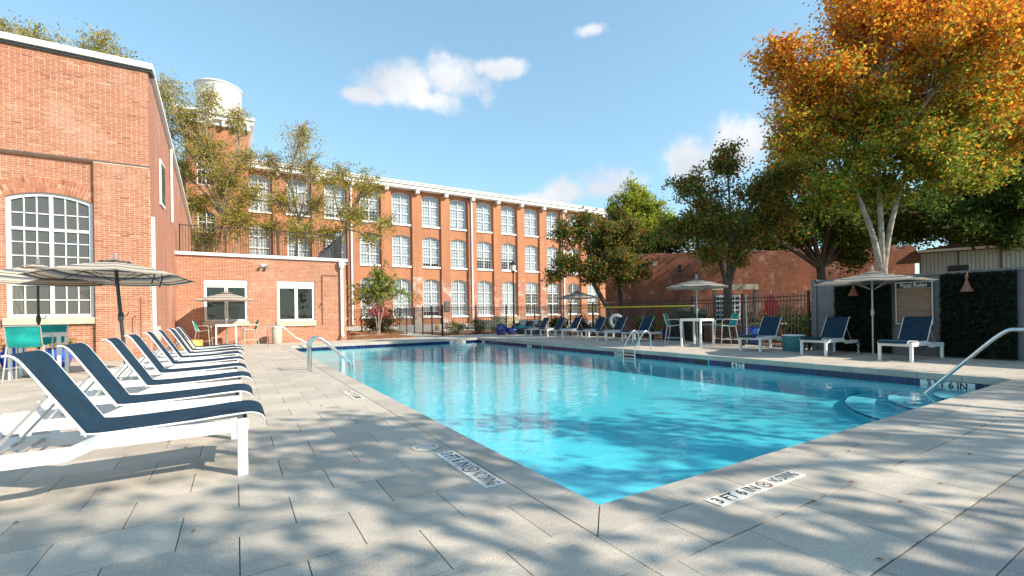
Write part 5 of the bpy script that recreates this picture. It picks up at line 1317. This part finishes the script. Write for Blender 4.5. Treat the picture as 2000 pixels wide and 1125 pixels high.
total += make_tree('maple_tree', 'dark green and rust maple behind the right bar table', (16.7, 11.0, 0), (16.6, 11.0, 2.4), .17,
    sph([(15.35, 11.75, 6.2, 1.0), (16.65, 10.95, 7.0, 1.15), (17.7, 10.35, 5.9, 1.15), (16.1, 11.3, 4.7, 1.3), (15.1, 11.9, 4.5, 1.1), (17.5, 10.45, 4.3, 1.15), (16.9, 11.9, 5.6, 1.1), (18.5, 9.9, 4.9, 1.2), (15.9, 11.4, 3.5, .9), (17.0, 10.7, 3.4, .8), (18.6, 9.8, 6.4, 1.0)]),
    32, 54, .115, .14, palette([(.12, .17, .04), (.17, .22, .045), (.42, .17, .045), (.52, .25, .05), (.28, .27, .06)], [4, 3, 2.2, 1.4, 2]), 'bark_dark', 2, stems=[(16.3, 11.2, 3.6), (16.75, 10.9, 4.0), (17.0, 10.7, 3.5)], split=(16.65, 11.0, 1.9))
total += make_tree('maple_tree', 'leaning rusty green maple in front of the mill corner', (16.9, 17.0, 0), (15.6, 17.7, 2.7), .17,
    sph([(14.25, 18.3, 5.3, 1.0), (15.1, 17.8, 5.8, 1.0), (15.9, 17.3, 5.2, 1.15), (14.4, 18.2, 3.7, 1.0), (15.5, 17.5, 3.3, 1.0), (16.5, 16.9, 3.8, 1.25), (13.75, 18.6, 3.1, .55), (16.3, 18.0, 4.6, 1.1), (16.9, 16.7, 5.4, 1.0), (17.3, 16.9, 3.2, 1.0)]),
    44, 42, .135, .15, palette([(.11, .15, .04), (.16, .20, .045), (.36, .15, .045), (.48, .22, .05), (.26, .26, .06)], [4, 3, 2, 1.5, 2]), 'bark_dark', 3)
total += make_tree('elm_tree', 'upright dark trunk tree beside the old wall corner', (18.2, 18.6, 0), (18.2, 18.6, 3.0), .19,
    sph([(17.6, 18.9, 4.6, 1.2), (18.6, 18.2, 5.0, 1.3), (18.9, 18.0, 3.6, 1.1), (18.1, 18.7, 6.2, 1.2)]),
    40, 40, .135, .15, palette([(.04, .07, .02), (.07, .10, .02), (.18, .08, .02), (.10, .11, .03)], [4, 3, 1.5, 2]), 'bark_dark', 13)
total += make_tree('cypress_tree', 'bright yellow green bushy tree above the old brick wall', (25.6, 24.3, 0), (25.6, 24.3, 4.5), .25,
    [(25.3, 24.4, 9.0, 1.0, 1.0, 2.6), (24.4, 24.9, 8.0, 1.0, 1.0, 2.2), (26.5, 23.7, 8.4, 1.1, 1.1, 2.3), (25.6, 24.2, 7.0, 2.0, 2.0, 2.0), (27.3, 23.2, 7.4, 1.1, 1.1, 2.0), (23.7, 25.3, 6.6, 1.0, 1.0, 1.8), (26.2, 24.4, 9.6, .7, .7, 1.5)],
    50, 46, .17, .15, palette([(.34, .40, .05), (.46, .47, .06), (.18, .26, .04), (.55, .50, .08)], [3, 3, 2, 1]), 'bark_dark', 4, shell=3.0)
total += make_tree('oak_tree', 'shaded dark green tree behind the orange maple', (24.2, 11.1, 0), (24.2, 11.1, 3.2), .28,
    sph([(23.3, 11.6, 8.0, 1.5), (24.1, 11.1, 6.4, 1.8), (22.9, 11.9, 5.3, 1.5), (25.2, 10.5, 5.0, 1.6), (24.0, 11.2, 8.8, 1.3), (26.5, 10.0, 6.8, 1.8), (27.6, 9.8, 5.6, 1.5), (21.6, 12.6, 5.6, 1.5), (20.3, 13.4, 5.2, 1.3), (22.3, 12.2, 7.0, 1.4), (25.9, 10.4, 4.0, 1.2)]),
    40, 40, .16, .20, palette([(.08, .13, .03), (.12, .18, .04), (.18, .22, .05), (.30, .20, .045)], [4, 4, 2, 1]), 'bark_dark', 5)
total += make_tree('oak_tree', 'spreading dark oak at right edge overhanging the metal shed', (33.0, 6.0, 0), (32.6, 6.2, 4.2), .34,
    sph([(31.8, 6.5, 7.8, 2.0), (30.4, 7.2, 6.3, 1.6), (32.2, 6.2, 5.8, 1.6), (29.4, 7.9, 5.5, 1.2), (31.3, 6.7, 4.9, 1.0), (31.0, 6.9, 15.2, 1.2), (32.5, 6.0, 15.2, 1.8), (32.6, 6.0, 10.6, 2.2), (30.8, 7.0, 9.2, 1.7), (34.0, 5.2, 8.2, 2.2), (28.3, 7.0, 5.4, .9), (33.0, 6.6, 13.0, 2.0), (27.6, 6.6, 4.6, .8), (28.8, 5.8, 4.3, .8), (27.0, 7.4, 5.6, .9), (29.6, 6.0, 5.2, 1.0), (25.4, 7.6, 5.2, 1.0), (26.4, 6.6, 4.6, .8), (29.0, 4.9, 5.6, 1.1), (27.6, 5.4, 6.2, 1.1), (30.5, 4.8, 7.0, 1.6), (27.9, 8.6, 5.1, .9), (29.2, 7.6, 4.9, .9), (30.6, 6.9, 4.7, .8), (26.6, 8.4, 5.6, 1.0), (28.6, 6.4, 4.7, .8)]),
    34, 50, .17, .22, palette([(.06, .10, .025), (.09, .14, .03), (.14, .18, .04)], [4, 4, 1]), 'bark_dark', 6)
total += make_tree('oak_tree', 'dark tree rising behind the old brick wall, middle of its length', (27.5, 20.5, 0), (27.5, 20.5, 4.5), .28,
    sph([(26.0, 21.6, 6.4, 1.9), (27.8, 20.2, 7.2, 2.0), (29.6, 18.8, 6.4, 2.0), (31.2, 17.4, 6.2, 1.9), (28.8, 19.4, 5.0, 1.8), (24.6, 22.4, 5.6, 1.5), (32.4, 16.4, 5.6, 1.7)]),
    30, 40, .19, .22, palette([(.07, .11, .025), (.10, .15, .035), (.20, .20, .045), (.28, .17, .04)], [4, 3, 2, 1]), 'bark_dark', 15)
total += make_tree('oak_tree', 'dark tree rising behind the old brick wall, at its right end', (36.5, 14.0, 0), (36.3, 14.0, 4.5), .30,
    sph([(34.6, 14.6, 6.4, 2.0), (36.2, 13.4, 7.4, 2.2), (37.6, 12.2, 6.4, 2.2), (38.6, 11.0, 8.0, 2.4), (39.6, 9.6, 6.6, 2.2), (35.2, 14.2, 5.2, 1.6), (40.4, 8.4, 8.6, 2.4)]),
    26, 40, .21, .24, palette([(.06, .10, .025), (.09, .14, .03), (.15, .17, .04)], [4, 3, 1]), 'bark_dark', 16)
# river birches behind the annex
bir = palette([(.44, .40, .07), (.58, .45, .08), (.24, .26, .05), (.52, .33, .08), (.17, .19, .04)], [3, 3, 2.5, 1.2, 1.5])
total += make_tree('birch_tree', 'tall thin leaved birch veiling the tower and water tank', (-.9, 33.9, 0), None, .17,
    sph([(x, y, z, r_ * 1.02) for x, y, z, r_ in [(-3.4, 35.3, 15.3, 1.4), (-2.6, 34.9, 13.5, 1.7), (-1.2, 34.0, 14.6, 1.3), (.3, 33.2, 13.6, 1.1), (-1.5, 34.2, 11.6, 1.8), (-.5, 33.6, 9.7, 1.8), (-2.1, 34.6, 8.4, 1.5), (.1, 33.3, 7.4, 1.8), (-2.9, 35.0, 10.6, 1.4), (-1.6, 34.2, 6.2, 1.5), (.6, 33.0, 11.2, 1.3), (-3.9, 35.6, 13.2, 1.0), (.9, 32.8, 9.0, 1.2)]], .95),
    44, 25, .108, .14, bir, 'bark_birch', 7, stems=[(-2.2, 34.7, 6.5), (-.6, 33.7, 7.5), (.2, 33.3, 6.4)], group='birches behind the annex', shell=2.2, twig_r=.016)
total += make_tree('birch_tree', 'half bare birch with twiggy purple top in front of the mill', (2.9, 32.1, 0), None, .16,
    sph([(x, y, z, r_ * 1.02) for x, y, z, r_ in [(3.7, 31.7, 12.6, 1.5), (2.1, 32.6, 11.0, 1.4), (4.0, 31.5, 10.6, 1.8), (2.6, 32.3, 8.7, 1.8), (4.5, 31.2, 8.4, 1.5), (1.9, 32.6, 7.0, 1.5), (3.6, 31.8, 6.6, 1.5)]], .95),
    38, 18, .105, .14, bir, 'bark_birch', 8, stems=[(2.3, 32.5, 6.8), (3.5, 31.8, 7.4)], group='birches behind the annex', shell=2.0, twig_r=.019)
total += make_tree('birch_tree', 'leaning birch reaching right across the mill windows', (3.9, 29.7, 0), None, .14,
    sph([(x, y, z, r_ * 1.02) for x, y, z, r_ in [(5.3, 28.4, 9.6, 1.4), (6.8, 27.5, 8.8, 1.5), (6.0, 28.0, 7.3, 1.6), (4.7, 28.8, 6.2, 1.4), (7.6, 27.1, 6.7, 1.0), (3.2, 29.7, 6.4, 1.2), (6.9, 27.6, 5.8, 1.0)]], .9),
    36, 23, .105, .14, bir, 'bark_birch', 9, stems=[(4.6, 29.0, 6.0), (5.6, 28.4, 6.4)], group='birches behind the annex', shell=2.0, twig_r=.016)
k_ = 24 / 40
def sc(p): return (p[0] * k_, p[1] * k_, 1.2 + (p[2] - 1.2) * k_, p[3] * k_, p[3] * k_, p[3] * k_ * .9)
total += make_tree('elm_tree', 'thin yellowing treetop above the hall roof, leftmost', (-9.4, 34.0, 0), (-9.4, 34.0, 12.0), .22, [sc(p) for p in ((-15.0, 55.9, 25.6, 2.6), (-16.8, 56.8, 26.3, 2.0), (-13.6, 55, 24.5, 2.2))], 48, 18, .105, .15, bir, 'bark_birch', 10)
total += make_tree('elm_tree', 'thin yellowing treetop above the hall roof, nearer the corner', (-5.9, 31.6, 0), (-5.9, 31.6, 11.5), .22, [sc(p) for p in ((-11.2, 53.6, 24.4, 2.6), (-8.6, 52, 23.6, 2.4), (-7.0, 51, 22.6, 1.7), (-9.7, 52.6, 25.4, 1.8))], 48, 18, .105, .15, bir, 'bark_birch', 11)
# crape myrtle and shrubs
def crape_myrtle():
    r = np.random.default_rng(12); t = thing('crape_myrtle', 'small green crape myrtle with forked pale trunk in mulch bed', 'tree', (7.35, 27.75, 0))
    tr = MB(); forks = [Vector((-.28, .16, 1.75)), Vector((.05, -.02, 2.0)), Vector((.30, -.14, 1.8))]
    for f in forks: tr.tube(smooth_path([(f.x * .15, f.y * .15, -.1), (f.x * .3, f.y * .3, .7), f], 4), [.05, .046, .044, .042, .04, .038, .035, .032, .03], 8)
    tr.build('trunk', 'bark_pale', t, smooth=60); lm = MB(); P = []
    for k in range(84):
        f = forks[k % 3]; a = r.uniform(0, 2 * math.pi); reach = r.uniform(.7, 2.5); up = r.uniform(.4, 2.6) * (1.2 - reach / 2.9)
        d = Vector((math.cos(a), math.sin(a), 0)); p0 = f + Vector((0, 0, r.uniform(-.1, .9))) ; p1 = p0 + d * reach * .55 + Vector((0, 0, up)); p2 = p0 + d * reach + Vector((0, 0, up * r.uniform(.0, .7) - .25 * (reach > 1.4)))
        pts = smooth_path([p0, p0.lerp(p1, .6), p1, p2], 4); lm.tube(pts, [.014 * (1 - .8 * i / len(pts)) for i in range(len(pts))], 4, cap=False)
        n = 76; u = r.uniform(.2, 1.0, n) * (len(pts) - 1); arr = np.array([tuple(p) for p in pts]); i0 = np.minimum(u.astype(int), len(pts) - 2); w = (u - i0)[:, None]
        P.append(arr[i0] * (1 - w) + arr[i0 + 1] * w + r.normal(0, .05, (n, 3)))
    lm.build('limbs', 'bark_pale', t); P = np.concatenate(P); n = len(P)
    cols = palette([(.20, .29, .05), (.30, .36, .06), (.12, .19, .04), (.42, .38, .07), (.40, .25, .06)], [3, 3, 2, 1, .5])(r, n, None, None)
    me = leaf_quads(n, P, .115 * r.uniform(.6, 1.35, n), cols, 112); me.materials.append(MATS['leaf']); tag(link('crown', me, t), kind='stuff')
crape_myrtle()
def shrub(label, c, rad, n, pal, seed, leaf=.07, name='shrub', flowers=None):
    r = np.random.default_rng(seed); t = thing(name, label, 'shrub', (c[0], c[1], c[2]), 0)
    st = MB()
    for _ in range(9):
        e = Vector((r.normal() * rad[0] * .5, r.normal() * rad[1] * .5, rad[2] * r.uniform(.9, 1.6))); st.tube([(0, 0, -.05), e * .5 + Vector((0, 0, .05)), e], [.02, .014, .006], 4)
    st.build('stems', 'bark_dark', t)
    m = 26; cl = r.normal(size=(m, 3)); cl /= np.linalg.norm(cl, axis=1, keepdims=True); cl = cl * r.uniform(.45, .95, (m, 1)) * np.array(rad) + np.array([0, 0, rad[2]])
    P = cl[r.integers(0, m, n)] + r.normal(0, .17, (n, 3)) * np.array(rad) * 1.3; P[:, 2] = np.maximum(P[:, 2], .02)
    hf = np.clip(P[:, 2] / (2 * rad[2]), 0, 1); cols = pal(r, n, hf, hf)
    if flowers is not None:
        fc, frac = flowers; msk = (r.random(n) < frac * np.clip((P[:, 2] / rad[2] - .9) * 2.2, 0, 1) * (np.sin(P[:, 0] * 2.4 + 1.8) > -.2)); cols[msk] = np.array(fc) * r.uniform(.7, 1.2, (msk.sum(), 1))
    me = leaf_quads(n, P, leaf * r.uniform(.6, 1.4, n), cols, seed); me.materials.append(MATS['leaf']); tag(link('foliage', me, t), kind='stuff')
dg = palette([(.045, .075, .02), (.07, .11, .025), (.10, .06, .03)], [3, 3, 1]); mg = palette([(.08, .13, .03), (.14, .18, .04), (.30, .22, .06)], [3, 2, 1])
shrub('dark leaved bush with pink flowers behind the crape myrtle', (8.5, 31.6, .1), (1.45, 1.1, .95), 5200, palette([(.05, .07, .025), (.09, .06, .035), (.03, .05, .02)], [3, 2, 2]), 41, .10, 'flowering_bush', ((.60, .05, .10), .75))
shrub('low green shrub behind the fence left of the fence corner', (11.6, 25.8, 0), (.65, .5, .42), 1500, mg, 42, .07)
shrub('low green shrub with yellow tips inside the fence corner', (12.9, 25.7, 0), (.6, .5, .5), 1500, mg, 43, .07)
shrub('tiny yellow green shrub behind fence left of the blue pots', (14.6, 26.0, 0), (.45, .4, .3), 900, palette([(.22, .25, .04), (.12, .17, .03)], [1, 1]), 44, .06)
rs = random.Random(77)
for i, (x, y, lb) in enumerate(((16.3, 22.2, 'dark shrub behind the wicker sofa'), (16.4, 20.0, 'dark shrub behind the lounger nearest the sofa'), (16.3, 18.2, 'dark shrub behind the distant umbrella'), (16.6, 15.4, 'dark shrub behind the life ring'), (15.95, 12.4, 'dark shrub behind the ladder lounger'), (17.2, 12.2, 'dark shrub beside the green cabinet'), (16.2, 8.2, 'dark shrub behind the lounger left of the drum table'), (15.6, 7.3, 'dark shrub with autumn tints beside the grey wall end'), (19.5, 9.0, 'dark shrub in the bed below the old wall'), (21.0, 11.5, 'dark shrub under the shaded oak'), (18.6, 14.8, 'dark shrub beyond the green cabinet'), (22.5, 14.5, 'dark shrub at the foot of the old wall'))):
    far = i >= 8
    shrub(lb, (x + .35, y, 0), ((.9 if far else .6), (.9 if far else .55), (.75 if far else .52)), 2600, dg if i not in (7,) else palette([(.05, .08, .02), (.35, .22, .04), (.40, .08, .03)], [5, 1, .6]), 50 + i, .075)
# trees standing behind the photographer: their shade falls across deck and water
shade_pal = palette([(.06, .10, .02), (.10, .13, .025), (.35, .20, .03)], [3, 2, 1])
def shade_tree(label, x, y, h, rad, seed, tw, lp):
    r = random.Random(seed); lobes = []
    for k in range(9):
        a = k * 2.4 + r.random(); d = rad * r.uniform(.25, .85); lobes.append((x + d * math.cos(a), y + d * math.sin(a), h + r.uniform(-1.3, 1.6), rad * .36, rad * .36, rad * .30))
    return make_tree('shade_tree', label, (x, y, 0), (x, y, h * .42), .22, lobes, tw, lp, .20, .24, shade_pal, 'bark_dark', seed, group='trees behind the photographer', shell=1.6, twig_r=.014)
total += shade_tree('shade tree behind the photographer, nearest the deck', 6.0, -5.2, 6.2, 3.4, 61, 8, 14)
total += shade_tree('shade tree behind the photographer, left of the nearest one', 1.6, -7.2, 7.0, 3.4, 62, 8, 14)
total += shade_tree('shade tree behind the photographer, right of the nearest one', 11.2, -5.6, 6.6, 3.6, 63, 8, 14)
total += shade_tree('tall shade tree behind the photographer, farther right', 15.5, -8.5, 8.2, 3.8, 64, 8, 14)
print('leaves', total)

# fallen leaves on the deck
rg = random.Random(99); q = MB()
for i in range(60):
    if i < 38: x, y = rg.uniform(11.3, 14.4), rg.uniform(1.9, 9)
    elif i < 50: x, y = rg.uniform(1.8, 8), rg.uniform(.2, 1.9)
    else: x, y = rg.uniform(-2, 1.6), rg.uniform(1.2, 7)
    if PX0 < x < PX1 and PY0 < y < PY1: continue
    a = rg.uniform(0, 6.28); s = rg.uniform(.012, .026); c, d = math.cos(a) * s, math.sin(a) * s
    q.add([(x - c, y - d, .004), (x + d * .5, y - c * .5, .012), (x + c, y + d, .005), (x - d * .5, y + c * .5, .010)], [(0, 1, 2, 3)])
tag(q.build('fallen_leaves', 'fallen_leaf'), 'scattered dry brown leaves lying on the deck pavers', 'leaves', kind='stuff')
